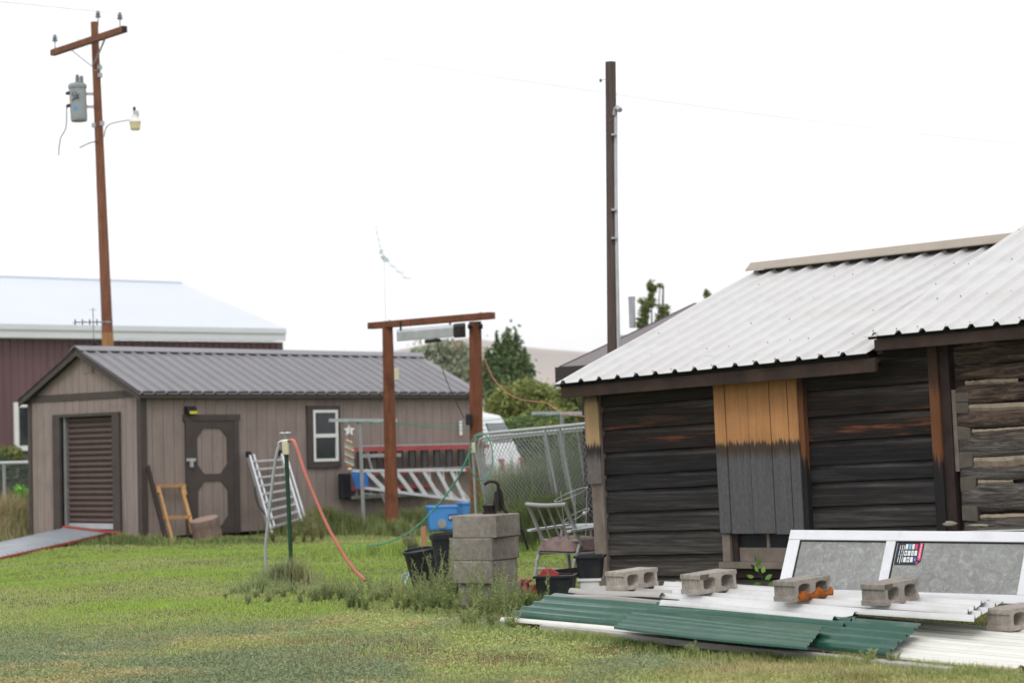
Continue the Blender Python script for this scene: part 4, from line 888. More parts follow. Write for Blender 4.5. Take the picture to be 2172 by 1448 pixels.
tag(MB().tube(spline([P(x, y, D1 - .1 - i * .12) for i, (x, y) in enumerate([(612, 935), (620, 933), (628, 945), (650, 1010), (690, 1105), (725, 1170), (752, 1208), (775, 1230)])], 8), .017, 8).build('garden_hose', 'hose_red', smooth=True), 'faded red hose slanting down from the hydrant to the weeds', 'hose')
h2, hb2 = hydrant('steel pipe hydrant beside the wire panels with cream timer', 1003, 940, 28.2)
pts = [P(1000, 948, 28.1), P(985, 985, 28.1), P(962, 1028, 28.2), P(925, 1075, 28.3), P(880, 1120, 28.4), P(835, 1145, 28.4), P(790, 1156, 28.5), P(720, 1160, 28.6)]
tag(MB().tube(spline(pts, 8), .012, 8).build('garden_hose', 'hose_green', smooth=True), 'green hose sagging from the steel hydrant across the lawn', 'hose')
cl = [P(1000, 945, 28.0)] + [P(1020 + 25 * math.cos(t_), 968 + 50 * math.sin(t_), 27.9 - .02 * k) for k, t_ in enumerate(np.linspace(-2.6, 8, 30))]
tag(MB().tube(spline(cl, 4), .009, 7).build('hose_coil', 'hose_green', smooth=True), 'coil of green hose hung over the bent panel tube', 'hose')

# ================================================================== MESH PANELS (dog run) leaning in a stack
def panel(label, tl, tr, h, lean, ups, D_l, D_r, meshed=True):
    a_, b_ = P(*tl, D_l), P(*tr, D_r)
    dn = np.array(lean) ; dn = dn / np.linalg.norm(dn) * h
    t_ = thing('wire_panel', label, 'fence panel', tuple((a_ + b_) / 2 + dn), group='wire mesh panels leaning in a stack')
    L_ = np.linalg.norm(b_ - a_); e = (b_ - a_) / L_; r_ = .22
    dd = dn / h
    fr_ = spline([a_ + dn, a_ + dd * .5, a_ + dd * r_, a_ + dd * .06 + e * .06, a_ + e * r_, a_ + e * (L_ * .5), b_], 6)
    MB().tube(fr_, .021, 8).build('tube_frame', 'galv_pale', t_)
    for u in ups: MB().tube([a_ + e * (L_ * u), a_ + e * (L_ * u) + dn], .018, 8).build('upright', 'galv_pale', t_)
    MB().tube([a_ + dn, b_ + dn], .018, 6).build('bottom_rail', 'galv_pale', t_)
    if meshed:
        m = MB(); sp_ = .085; k0 = int((L_ + h) / sp_)
        for s_ in (1, -1):
            for k in range(k0):
                u0 = k * sp_ - (h if s_ > 0 else 0); 
                p0, p1 = (u0, 0.), (u0 + h, h)
                if s_ < 0: p0, p1 = (k * sp_, 0.), (k * sp_ - h, h)
                # clip to 0..L
                def cl_(p, q):
                    (x0, y0), (x1, y1) = p, q
                    if x0 < 0: y0 += (0 - x0) / (x1 - x0) * (y1 - y0); x0 = 0
                    if x0 > L_: y0 += (L_ - x0) / (x1 - x0) * (y1 - y0); x0 = L_
                    return x0, y0
                if max(p0[0], p1[0]) <= 0 or min(p0[0], p1[0]) >= L_: continue
                c0, c1 = cl_(p0, p1), cl_(p1, p0)
                m.tube([a_ + e * c0[0] + dd * c0[1], a_ + e * c1[0] + dd * c1[1]], .0030, 3, cap=False)
        m.build('wire_mesh', 'mesh_wire', t_)['kind'] = 'stuff'
LN = (.10, .18, -1)
panel('front wire mesh panel with hose coil over its bent corner tube', (1003, 922), (1256, 897), 1.35, (.16, .2, -1), (.62, .74), 28.6, 26.4)
panel('second wire mesh panel just behind the front panel of the stack', (1011, 930), (1262, 905), 1.35, (.16, .22, -1), (.7,), 28.9, 26.7, False)
panel('rear wire mesh panel farthest back in the leaning stack', (1020, 934), (1300, 906), 1.35, (.12, .24, -1), (.5, .75), 29.4, 27.0)
# ================================================================== BLUE BINS, STAKE, POTS
def bin_(label, cx, cy, D, w_, d_, h_, yaw, mark=False):
    c_ = P(cx, cy, D); fr = Frame((c_[0], c_[1], max(c_[2], 0)), rot(yaw, 'Z'))
    t_ = thing('plastic_bin', label, 'bin', tuple(fr.o), group='blue plastic bins by the shed')
    MB().hexa([fr.w(-w_ / 2 * .93, -d_ / 2 * .93, 0), fr.w(w_ / 2 * .93, -d_ / 2 * .93, 0), fr.w(w_ / 2 * .93, d_ / 2 * .93, 0), fr.w(-w_ / 2 * .93, d_ / 2 * .93, 0)] + [fr.w(-w_ / 2, -d_ / 2, h_), fr.w(w_ / 2, -d_ / 2, h_), fr.w(w_ / 2, d_ / 2, h_), fr.w(-w_ / 2, d_ / 2, h_)]).build('body', 'blue_plastic', t_, bevel=.03)
    MB().box(-w_ / 2 - .012, w_ / 2 + .012, -d_ / 2 - .012, d_ / 2 + .012, h_ - .03, h_ + .005, fr).build('rim', 'blue_plastic', t_, bevel=.008)
    if mark:
        MB().box(.08, .22, -d_ / 2 - .008, -d_ / 2 - .002, h_ * .42, h_ * .66, fr).build('label_patch', 'blue_dark', t_)
        for k in range(3): MB().box(.095 + k * .04, .118 + k * .04, -d_ / 2 - .013, -d_ / 2 - .009, h_ * .47, h_ * .60, fr).build('lettering', 'white_paint', t_)
        MB().lathe(fr.w(-.02, -d_ / 2 + .004, h_ * .28), [(.075, 0), (.07, .012)], 14, ax=fr.w(0, -1, 0) - fr.o).build('pale_patch', 'hose_grey', t_)
bin_('blue plastic bin with a dark lettered patch and pale scuff', 938, 1124, 33.2, .46, .36, .38, 8, True)
bin_('blue plastic bin half hidden behind the concrete block stack', 998, 1112, 34.5, .36, .34, .36, 20)
q = G(900, 1190); MB_ = MB().hexa([q + np.array(p) for p in [(-.03, -.015, -.05), (.03, -.015, -.05), (.03, .015, -.05), (-.03, .015, -.05), (-.03, -.015, .40), (.03, -.015, .42), (.03, .015, .42), (-.03, .015, .40)]]).build('wooden_stake', 'stake_wood'); tag(MB_, 'reddish wooden stake in the grass behind the black pots', 'stake')
def pot(label, cx, base, D, r0, r1, h, lean=(0, 0), rib=True, group='black nursery pots', mat='black_plastic', z=None, n=24):
    b_ = P(cx, base, D); b_[2] = max(gz(b_[0], b_[1]), 0) if z is None else z
    ax_ = np.array([lean[0], lean[1], 1.])
    t_ = thing('plant_pot', label, 'plant pot', tuple(b_), group=group)
    MB().lathe(b_, [(r0, 0), (r0 + (r1 - r0) * .9, h * .9), (r0 + (r1 - r0) * .93, h * .93), (r1 * .9, h * .93), (r0 * .9, h * .2), (r0 * .5, h * .18)], n, ax=ax_).build('body', mat, t_, smooth=False)
    MB().lathe(b_ + ax_ / np.linalg.norm(ax_) * h * .91, [(r1 * .97, 0), (r1 * 1.05, .002), (r1 * 1.06, h * .09), (r1 * .95, h * .09), (r1 * .93, 0.01)], n, ax=ax_).build('rim', mat, t_, smooth=False)
    return t_
pot('wide black nursery pot standing left of the concrete block stack', 900, 1245, 20.6, .105, .15, .38, (-.12, -.1))
pot('tall black nursery pot leaning behind the concrete block stack', 958, 1248, 19.8, .10, .155, .56, (-.06, -.02))
pot('small black pot squeezed between the two taller black pots', 935, 1250, 20.1, .09, .12, .33, (.0, 0))
tg = tag(MB().tube(spline([P(853, 1235, 20.8), P(855, 1220, 20.8), P(868, 1217, 20.8), P(858, 1240, 20.7)], 4), .014, 7).build('hose_nozzle', 'chime_teal'), 'small teal hose fitting lying in the weeds by the pots', 'hose fitting')
# ================================================================== CONCRETE BLOCK STACK with hand pump
stk = G(1032, 1287); yaw = -30
NM = ['topmost', 'second from the top', 'third from the top', 'lowest']
for k in range(4):
    z0 = (3 - k) * .194; off = [(.035, .0), (.012, .01), (.0, .0), (.05, .02)][k]
    fr = Frame((stk[0] + off[0] - .02, stk[1] + .28 + off[1], z0 + .001), rot(-31 + [2, -2, 0, 3][k], 'Z'))
    s_ = .215 + [0, .004, 0, -.012][k]; m = MB(); nsd = 6
    m.box(-s_, s_, -s_, s_, 0, .192, fr)
    ob = m.build('concrete_block', 'concrete_dark', bevel=.010, seg=3)
    tag(ob, NM[k] + ' block in the square concrete block stack', 'concrete block', 'square concrete blocks in the stack')
pz = .776; pf = Frame((stk[0] + .06, stk[1] + .36, pz), rot(0, 'Z'))
pump = thing('hand_pump', 'old black cast iron hand pump on top of the concrete block stack', 'hand pump', tuple(pf.o))
W = pf.w
MB().lathe(W(-.02, 0, 0), [(.06, 0), (.06, .015), (.045, .02), (.05, .06), (.062, .065), (.062, .075), (.03, .08)], 16).build('base', 'black_iron', pump)
MB().tube([W(.05, 0, .02), W(.05, 0, .08), W(.06, 0, .19)], [.04, .034, .028], 12).build('barrel', 'black_iron', pump)
MB().tube(spline([W(.0, 0, .05), W(-.04, -.01, .07), W(-.06, -.02, .06)], 5), .018, 8).build('spout', 'black_iron', pump)
MB().tube(spline([W(.06, 0, .17), W(.065, 0, .24), W(.035, 0, .275), W(-.02, 0, .275), W(-.055, 0, .25)], 6), .014, 8).build('cap_arm', 'black_iron', pump)
MB().tube(spline([W(.07, 0, .21), W(.09, 0, .15), W(.10, 0, .06), W(.14, -.02, -.0)], 6), [.016] * 18 + [.012], 8).build('handle', 'black_iron', pump)
tag(MB().tube([P(1107, 1124, 19.5), P(1120, 1165, 19.5)], .012, 8).lathe(P(1106, 1122, 19.5), [(.005, -.02), (.018, 0), (.005, .02)], 8).build('metal_rod', 'black_iron'), 'thin dark metal rod leaning behind the concrete block stack', 'rod')
# ================================================================== GARDEN CHAIR
cg = G(1186, 1232); ch = Frame((cg[0], cg[1], 0), rot(math.degrees(math.atan2(-.75, .66)), 'Z'))   # local x = width (right, near), local y = facing (right, away)
chair = thing('garden_chair', 'grey metal garden chair with spindle back and patterned cushion', 'chair', frame=ch)
CT = lambda n, pts, r, mt='steel_grey', k=8: MB().tube(pts, r, k).build(n, mt, chair, local=True)
hw = .27; bt = lambda x, t_: (x, -.14 + .20 * (1 - t_) - .0 * x, .36 + .40 * t_)
for s in (-1, 1): CT('back_post', [bt(s * hw, 0), bt(s * hw, .5), bt(s * hw, 1)], .019)
CT('top_rail', spline([bt(-hw - .02, 1), tuple(np.array(bt(0, 1)) + (0, -.03, -.01)), bt(hw + .02, 1)], 6), .022)
CT('lower_rail', [bt(-hw, .1), bt(hw, .1)], .012)
for x in (-.14, 0, .13): CT('spindle', [bt(x, 0.1), bt(x, 1)], .010)
for s in (-1, 1):
    MB().bar((s * (hw + .02), -.12, .50), (s * (hw + .02), .42, .53), .055, .022).build('armrest', 'alu', chair, local=True)
    CT('arm_support', [(s * (hw + .02), .3, .26), (s * (hw + .02), .33, .51)], .018)
    CT('leg', [(s * hw, .38, .27), (s * hw, .40, 0)], .018); CT('leg', [(s * hw, .04, .36), (s * hw, -.04, .2), (s * hw, -.08, 0)], .018)
    CT('side_rail', [(s * hw, -.03, .27), (s * hw, .4, .27)], .018)
CT('stretcher', [(-hw, -.05, .12), (hw, -.05, .12)], .016); CT('seat_rail', [(-hw, .4, .27), (hw, .4, .27)], .018)
MB().box(-hw, hw, -.02, .42, .272, .285).build('seat', 'steel_grey', chair, local=True)
m = MB(); nu = 12; vs_ = []
for i in range(nu + 1):
    for j in range(nu + 1):
        u, v = i / nu * 2 - 1, j / nu * 2 - 1; hgt = .13 * (1 - abs(u) ** 4) ** .5 * (1 - abs(v) ** 4) ** .5 + .012 * math.sin(i * 2.3) * math.sin(j * 1.9)
        vs_.append((u * .27, .20 + v * .25, .30 + hgt))
nb = len(vs_); vs_ += [(x, y, .287 if z > .31 else .30) for x, y, z in vs_]; n1 = nu + 1
fs = [(i * n1 + j, (i + 1) * n1 + j, (i + 1) * n1 + j + 1, i * n1 + j + 1) for i in range(nu) for j in range(nu)]; fs += [tuple(nb + q for q in f[::-1]) for f in fs]
cu = tag(m.add([ch.w(*p) for p in vs_], fs).build('seat_cushion', 'cushion', smooth=True), 'brown pink cushion with dark leaf pattern lying on the garden chair', 'cushion')
tb_ = thing('side_table', 'small metal side table beyond the garden chair', 'table', tuple(P(1235, 1200, 23.5) * np.array([1, 1, 0])))
a_, b_ = P(1184, 1114, 23.6), P(1290, 1111, 23.0); wv = np.array([.25, .35, 0])
MB().hexa([a_ - (0, 0, .03), b_ - (0, 0, .03), b_ + wv - (0, 0, .03), a_ + wv - (0, 0, .03), a_, b_, b_ + wv, a_ + wv]).build('top', 'galv_pale', tb_)
for q in (a_ + (.1, .05, 0), a_ + (.36, -.2, 0), a_ + (.2, .4, 0)): MB().tube([q - (0, 0, .02), (q[0], q[1], 0)], .018, 8).build('leg', 'steel_grey', tb_)
# tomato cage
tcg = thing('plant_cage', 'thin wire plant cage with two hoops behind the garden chair', 'plant cage', tuple(P(1210, 1215, 21.0) * np.array([1, 1, 0])))
for (cx, cy, rx, tl) in ((1211, 1048, 35, -.25), (1222, 1093, 28, -.25)):
    c_ = P(cx, cy, 21.0); MB().tube([c_ + np.array([rx / 214 * math.cos(t_), .13 * math.sin(t_), -tl * .25 * math.cos(t_) + .02 * math.sin(t_)]) for t_ in np.linspace(0, 2 * math.pi, 28)], .0035, 5).build('hoop', 'galv_pale', tcg)
for dx_ in (-.12, .02, .14): MB().tube([P(1215, 1040, 21) + (dx_, 0, 0), P(1222, 1210, 21) + (dx_ * .6, 0, 0)], .0035, 5).build('wire_leg', 'galv_pale', tcg)
MB().lathe(P(1240, 1088, 20.9), [(.01, -.015), (.02, 0), (.01, .02)], 8).build('white_clip', 'white_paint', tcg)
# tubs and bucket by the cabin corner
def tub(name, label, x0, x1, yt, yb, D, mat, cat='tub', dp=.3, flare=.9):
    a_, b_ = P(x0, yt, D), P(x1, yt, D); lo = P((x0 + x1) / 2, yb, D)[2]; c_ = (a_ + b_) / 2; w_ = np.linalg.norm(b_ - a_)
    fr = Frame((c_[0], c_[1], lo), rot(-8, 'Z')); h = a_[2] - lo
    t_ = thing(name, label, cat, tuple(fr.o)); q = flare
    MB().hexa([fr.w(-w_ / 2 * q, -dp / 2 * q, 0), fr.w(w_ / 2 * q, -dp / 2 * q, 0), fr.w(w_ / 2 * q, dp / 2 * q, 0), fr.w(-w_ / 2 * q, dp / 2 * q, 0), fr.w(-w_ / 2, -dp / 2, h), fr.w(w_ / 2, -dp / 2, h), fr.w(w_ / 2, dp / 2, h), fr.w(-w_ / 2, dp / 2, h)]).build('body', mat, t_, bevel=.02)
    m = MB(); e_ = .015
    for bx in ((-w_ / 2 - e_, w_ / 2 + e_, -dp / 2 - e_, -dp / 2 + .01), (-w_ / 2 - e_, w_ / 2 + e_, dp / 2 - .01, dp / 2 + e_), (-w_ / 2 - e_, -w_ / 2 + .01, -dp / 2 + .012, dp / 2 - .012), (w_ / 2 - .01, w_ / 2 + e_, -dp / 2 + .012, dp / 2 - .012)): m.box(*bx, h - .01, h + .012, fr)
    m.build('rim', mat, t_)
    return t_
tub('planter_tub', 'low black plastic tub on the grass by the metal sheets', 1139, 1219, 1222, 1272, 18.9, 'black_plastic')
tub('paint_pail', 'white ribbed bucket under the black pot at the cabin corner', 1230, 1274, 1228, 1262, 19.0, 'white_paint', 'bucket', .2, .97)
bkt = tub('square_pot', 'black square pot resting on the white bucket at the cabin corner', 1223, 1280, 1180, 1227, 19.0, 'black_plastic', 'plant pot', .24, .82)
dq = P(1163, 1216, 18.95); tag(MB().prism([dq + np.array(p) for p in [(-.10, -.02, -.04), (.08, -.02, -.04), (.10, -.02, .0), (.02, -.02, .05), (-.05, -.02, .045)]], (0, .08, 0)).build('spotted_toy', 'red_paint', bevel=.01), 'red and white spotted object sitting in the low black tub', 'garden ornament')
for i, (x, y) in enumerate(((1160, 1208), (1166, 1216), (1172, 1211), (1176, 1218))):
    pass
tub('red_crate', 'pinkish red plastic crate on the grass by the block stack', 1101, 1121, 1232, 1262, 18.8, 'pink_plastic', 'crate', .14, .95)
tag(MB().box(*(lambda c_: (c_[0] - .05, c_[0] + .05, c_[1] - .03, c_[1] + .03, c_[2] - .03, c_[2] + .06))(P(1130, 1252, 18.9))).build('striped_can', 'cord_orange', bevel=.015), 'orange and white can between red crate and low tub', 'can')
bq0, bq1 = P(1165, 1219, 19.6), P(1240, 1211, 19.9); tag(MB().bar(bq0, bq1, .03, .09).build('wood_board', 'dark_wood'), 'dark board lying behind the low black tub', 'board')
# ================================================================== WHITE SUV beyond the shed
vq = P(1084, 995, 39.5); VF = Frame((vq[0], vq[1], 0), rot(163, 'Z'))   # local +x towards the nose (left, away)
suv = thing('parked_suv', 'white vehicle parked behind the timber frame and wire panels', 'car', frame=VF)
sec = [(-.02, .55, .95, .86, .8), (.05, .42, 1.05, .9, .82), (.35, .40, 1.82, .9, .70), (.7, .40, 1.90, .9, .72), (2.2, .40, 1.88, .9, .72), (2.7, .4, 1.72, .9, .74), (3.15, .40, 1.15, .9, .84), (4.3, .42, 1.05, .86, .80), (4.6, .5, .85, .75, .7)]
m = MB(); vs_ = []
for (x, z0, z1, wb, wt_) in sec:
    zb_ = min(z1, 1.05); vs_ += [(x, -wb, z0), (x, -wb, zb_ * .9), (x, -wt_, z1 * .97), (x, -wt_ * .8, z1), (x, wt_ * .8, z1), (x, wt_, z1 * .97), (x, wb, zb_ * .9), (x, wb, z0)]
n = 8; fs = [(i * n + k, i * n + (k + 1) % n, (i + 1) * n + (k + 1) % n, (i + 1) * n + k) for i in range(len(sec) - 1) for k in range(n)] + [tuple(range(n))[::-1], tuple(8 * (len(sec) - 1) + k for k in range(n))]
m.add(vs_, fs).build('body', 'car_white', suv, local=True, bevel=.03)
for s in (-1, 1):
    for (x0, x1, s0, s1) in ((.55, 1.3, .25, .1), (1.4, 2.3, 0, 0), (2.38, 2.9, 0, -.35)):
        MB().hexa([(x0, s * .86, 1.10), (x1, s * .86, 1.10), (x1, s * .80, 1.10), (x0, s * .80, 1.10), (x0 + s0 * .3, s * .765, 1.66), (x1 + s1, s * .765, 1.66), (x1 + s1, s * .66, 1.66), (x0 + s0 * .3, s * .66, 1.66)]).build('side_window', 'glass_dark', suv, local=True)
    for x in (.85, 3.65):
        wh = MB().lathe((x, s * .74, .34), [(.2, 0), (.33, .01), (.34, .05), (.34, .16), (.32, .2)], 20, ax=(0, s, 0)).build('wheel', 'rubber', suv, local=True)
        MB().lathe((x, s * .945, .34), [(.2, 0), (.19, .012), (.05, .02)], 16, ax=(0, s, 0)).build('rim', 'galv', wh, local=True)
    MB().box(-.04, .03, s * .62 - .08, s * .62 + .08, .80, 1.02).build('tail_light', 'red_paint', suv, local=True)
MB().hexa([(.09, -.66, 1.12), (.11, -.66, 1.12), (.11, .66, 1.12), (.09, .66, 1.12), (.27, -.56, 1.68), (.31, -.56, 1.68), (.31, .56, 1.68), (.27, .56, 1.68)]).build('rear_window', 'glass_dark', suv, local=True)
# ================================================================== PILE OF METAL SHEETS
SH = []
def sheet(label, fl, fr, bl, mat, rib=.022, pitch_=.229, zf=0.0, bow=.012, flat=False, name='metal_sheet', minor=True, skew=None):
    """fl/fr/bl = (px, py, z): front-left, front-right and back-left corners"""
    A, B, C_ = G(*fl), G(*fr), G(*bl)
    u = B - A; L_ = np.linalg.norm(u); u /= L_; v = C_ - A; v = v - u * (v @ u) if skew is None else G(*skew) - B; Wd = np.linalg.norm(v); v /= Wd; nrm = np.cross(u, v); nrm /= np.linalg.norm(nrm)
    pr = [(0., 0.)]; q = .03
    pr = [(0, -.012), (.004, 0), (.02, rib), (.04, rib), (.06, 0)] if not flat else [(0, -.02), (.003, 0)]
    q = pitch_
    while q + .03 < Wd - .02:
        if flat: pr += [(q, 0), (q + .01, .004), (q + .02, 0)]
        else:
            if minor: pr += [(q - pitch_ * .55, 0), (q - pitch_ * .5, .005), (q - pitch_ * .45, 0)]
            pr += [(q - .032, 0), (q - .013, rib), (q + .013, rib), (q + .032, 0)]
        q += pitch_
    pr += [(Wd, 0.), (Wd + .002, -.01)]
    ns = 14; n = len(pr); top = []; bot = []; ph = random.random() * 6
    for j in range(ns + 1):
        t_ = j / ns; w_ = bow * math.sin(t_ * math.pi * 1.3 + ph) * (.4 + .6 * t_)
        for (x, h) in pr:
            p = A + u * (L_ * t_) + v * x + nrm * (h + w_ * .6 + .004 * math.sin(x * 9 + t_ * 5 + ph))
            top.append(p + nrm * .003); bot.append(p)
    N = len(top); fs = []
    for j in range(ns):
        for k in range(n - 1):
            i = j * n + k; fs += [(i, i + n, i + n + 1, i + 1), (N + i, N + i + 1, N + i + n + 1, N + i + n)]
        i = j * n; fs.append((i, N + i, N + i + n, i + n)); i += n - 1; fs.append((i, i + n, N + i + n, N + i))
    for k in range(n - 1): fs.append((k, k + 1, N + k + 1, N + k)); i = ns * n + k; fs.append((i, N + i, N + i + 1, i + 1))
    o_ = MB().add(top + bot, fs).build(name, mat)
    SH.append((A, u, v, nrm, Wd, L_, rib if not flat else .004))
    return tag(o_, label, 'metal sheet', 'metal sheets stacked in front of the cabin')
sheet('long ivory white sheet second from the bottom with wide bare right end', (1060, 1314, .065), (2158, 1413, .04), (1192, 1262, .105), 'sheet_ivory', rib=.013)
sheet('long green sheet lying on the ivory sheet', (1084, 1303, .098), (1888, 1382, .078), (1204, 1257, .15), 'sheet_green', rib=.02, bow=.006, skew=(1955, 1322, .165))
sheet('faded green sheet on top of the front of the pile', (1302, 1330, .126), (1712, 1375, .106), (1366, 1290, .188), 'sheet_green', rib=.008, pitch_=.15, minor=False, bow=.004, skew=(1745, 1330, .16))
sheet('short green sheet with its right end under white sheet ends', (1372, 1292, .158), (1788, 1328, .142), (1424, 1268, .19), 'sheet_green', rib=.018, bow=.006, skew=(1828, 1302, .175))
sheet('bright white sheet ending above the short green sheet', (1398, 1281, .188), (1764, 1312, .172), (1446, 1260, .215), 'sheet_white')
sheet('long weathered white sheet under the loose hollow blocks', (1345, 1262, .218), (2066, 1313, .202), (1462, 1228, .25), 'sheet_white', bow=.006, skew=(2128, 1275, .235))
sheet('second long white sheet resting directly on the other under the blocks', (1425, 1256, .243), (2052, 1301, .228), (1490, 1232, .272), 'sheet_white', bow=.006, skew=(2098, 1272, .255))
sheet('small grey sheet nearest the cabin corner', (1196, 1263, .195), (1425, 1277, .195), (1262, 1240, .21), 'sheet_grey', flat=True)
sheet('small grey sheet lying over the other small grey sheet', (1205, 1252, .222), (1398, 1266, .222), (1262, 1234, .237), 'sheet_grey', rib=.02)
for i, (x, y, z) in enumerate(((1330, 1345, 0), (1740, 1395, 0), (2040, 1415, 0))):     # sleepers under the pile
    a_ = G(x, y, .0) + (.05, .05, -.03); b_ = a_ + np.array([.75, .75, 0])
    tag(MB().bar(a_ + (0, 0, .03), b_ + (0, 0, .045), .09, .04).build('timber_sleeper', 'dark_wood'), 'dark timber sleeper under the ' + ['green left', 'middle', 'ivory right'][i] + ' part of the sheet pile', 'timber')
ga, gb = G(1146, 1331, .035), G(2012, 1424, .02)
gb_ = MB().bar(ga + (.03, .03, 0), gb + (.03, .03, 0), .09, .042).build('metal_channel', 'sheet_grey', bevel=.003); tag(gb_, 'long grey metal channel under the front edge of the ivory sheet', 'metal channel')
# ================================================================== HOLLOW BLOCKS ON THE SHEETS
def cmu():
    Lx, Ly, Lz = .39, .19, .143; m = MB(); nn = 16
    for s in (0, 1):
        cx = Lx * (.25 + .5 * s); hx, hz = Lx / 4, Lz / 2; a_, b_ = hx - .030, hz - .028
        out = []; inn = []
        for k in range(nn):
            t_ = 2 * math.pi * (k + .5) / nn; c_, s_ = math.cos(t_), math.sin(t_)
            g_ = 1 / max(abs(c_) / hx, abs(s_) / hz) if True else 1
            if True:
                # rectangle boundary sampled so that corners are hit
                kk = [(1, .5), (1, 1), (.5, 1), (.18, 1), (-.18, 1), (-.5, 1), (-1, 1), (-1, .5), (-1, -.5), (-1, -1), (-.5, -1), (-.18, -1), (.18, -1), (.5, -1), (1, -1), (1, -.5)][k]
            out.append((cx + kk[0] * hx, hz + kk[1] * hz))
            th_ = math.atan2(kk[1] * b_, kk[0] * a_); p_ = 3.2
            rr_ = (abs(math.cos(th_) / a_) ** p_ + abs(math.sin(th_) / b_) ** p_) ** (-1 / p_); inn.append((cx + rr_ * math.cos(th_), hz + rr_ * math.sin(th_)))
        V_ = [(x, 0, z) for x, z in out] + [(x, 0, z) for x, z in inn] + [(x, Ly, z) for x, z in out] + [(cx + (x - cx) * .86, Ly, hz + (z - hz) * .86) for x, z in inn]
        fs = []
        for k in range(nn):
            j = (k + 1) % nn
            fs += [(k, j, nn + j, nn + k), (2 * nn + k, 3 * nn + k, 3 * nn + j, 2 * nn + j), (nn + k, nn + j, 3 * nn + j, 3 * nn + k)]
            mid = abs(out[k][0] - Lx / 2) < 1e-6 and abs(out[j][0] - Lx / 2) < 1e-6
            if not mid: fs.append((k, 2 * nn + k, 2 * nn + j, j))
        m.add(V_, fs)
    # end flanges
    for x0, x1 in ((-.012, -.0005), (Lx + .0005, Lx + .012)):
        for z0, z1 in ((0, .036), (Lz - .036, Lz)): m.box(x0, x1, .0, Ly, z0, z1)
    me = bpy.data.meshes.new('hollow_block'); me.from_pydata(m.v, [], m.f); me.materials.append(M_['concrete']); me.update()
    return me
cm = cmu()
BLK = [(1327, 1257, .222, 47, 'hollow concrete block on the sheets by the cabin corner', 0), (1488, 1266, .245, 43, 'hollow concrete block standing over grey and white sheet ends', 1), (1690, 1282, .245, 45, 'hollow concrete block crusted with orange brown foam', 2), (1880, 1291, .24, 46, 'hollow concrete block with chipped lip in front of the stickered pane', 3), (2146, 1342, .125, 43, 'hollow concrete block on the bare ivory sheet end', 4)]
for (x, y, z, a_, lab, k) in BLK:
    t_ = thing('hollow_block', lab, 'concrete block', group='hollow concrete blocks weighing down the sheets')
    o_ = bpy.data.objects.new('block_body', cm); col.objects.link(o_); o_.parent = t_
    Ax, ux, vx, nx_, *_r, rb = SH[[9 - 1, 7 - 1, 7 - 1, 7 - 1, 0][k]]; dr = ray(x, y); p = CAM + dr * (((Ax - CAM) @ nx_) / (dr @ nx_)) + nx_ * (rb - .003); t_.matrix_world = Matrix.Translation(Vector(p)) @ Vector((0, 0, 1)).rotation_difference(Vector(nx_)).to_matrix().to_4x4() @ rot(a_, 'Z')
    b = o_.modifiers.new('bevel', 'BEVEL'); b.width = .004; b.segments = 2; b.limit_method = 'ANGLE'; b.angle_limit = R(50)
    FRM[t_.name] = t_.matrix_world.inverted()
    if k == 2:
        m = MB(); vs_ = []; n = 26
        for i in range(n):
            u = i / (n - 1); hh = .038 + .05 * (math.sin(u * math.pi * 2.2 + .4) ** 2) * (.6 + .4 * random.random()); yy = -.012 - .012 * random.random()
            vs_ += [(.02 + .38 * u, -.0005, 0), (.02 + .38 * u, yy, .004), (.02 + .38 * u, yy - .004, hh * .6), (.02 + .38 * u, -.0005, hh)]
        fs = [(i * 4 + q, i * 4 + (q + 1) % 4, (i + 1) * 4 + (q + 1) % 4, (i + 1) * 4 + q) for i in range(n - 1) for q in range(4)] + [(0, 1, 2, 3), (4 * n - 1, 4 * n - 2, 4 * n - 3, 4 * n - 4)]
        m.add(vs_, fs).build('foam_crust', 'rust_foam', t_, local=True, smooth=True)
    if k in (1, 3):
        m = MB(); vs_ = [(x_, -.004 - .004 * random.random(), z_) for x_, z_ in ((.0, .143), (.09, .14), (.08, .115), (.05, .10), (.02, .106), (-.002, .112))]
        MB().prism(vs_, (0, .006, 0)).build('mortar_smear', 'mortar', t_, local=True)
# ================================================================== LEANING GLAZED PANEL
b0_ = P(1650, 1260, 15.95); b1_ = P(2172, 1275, 14.62); ud = b1_ - b0_; ud[2] = 0; ud /= np.linalg.norm(ud); inn_ = np.array([-ud[1], ud[0], 0.])
tp_ = P(1682, 1125, 15.95 + .16); up_ = tp_ - b0_; up_ -= ud * (up_ @ ud); Hp = np.linalg.norm(up_); up_ /= Hp; nn_ = np.cross(ud, up_)
rotm = Matrix(((ud[0], -nn_[0], up_[0]), (ud[1], -nn_[1], up_[1]), (ud[2], -nn_[2], up_[2]))).to_4x4()
PF = Frame(b0_, rotm)
gp_ = thing('glazed_panel', 'long white framed panel of mottled glass leaning on the cabin', 'window panel', frame=PF)
def pl_x(px_, py_): return PF.on(px_, py_, 1, 0)[0]
xm0, xm1 = pl_x(1864, 1240), pl_x(1880, 1240); xr0 = pl_x(2163, 1240); xe = xr0 + 1.25; fwid = .078; mw = xm1 - xm0 + .015
GPx = lambda n, mt, *b, par=None, bv=.004: MB().box(*b).build(n, mt, par or gp_, local=True, bevel=bv)
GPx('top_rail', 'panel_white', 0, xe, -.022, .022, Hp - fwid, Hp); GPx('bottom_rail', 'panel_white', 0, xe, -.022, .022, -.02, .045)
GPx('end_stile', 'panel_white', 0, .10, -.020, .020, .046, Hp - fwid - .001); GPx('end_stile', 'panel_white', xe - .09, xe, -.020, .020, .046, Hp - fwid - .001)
for xa in (xm0, xr0): GPx('mullion', 'panel_white', xa, xa + mw, -.020, .020, .046, Hp - fwid - .001)
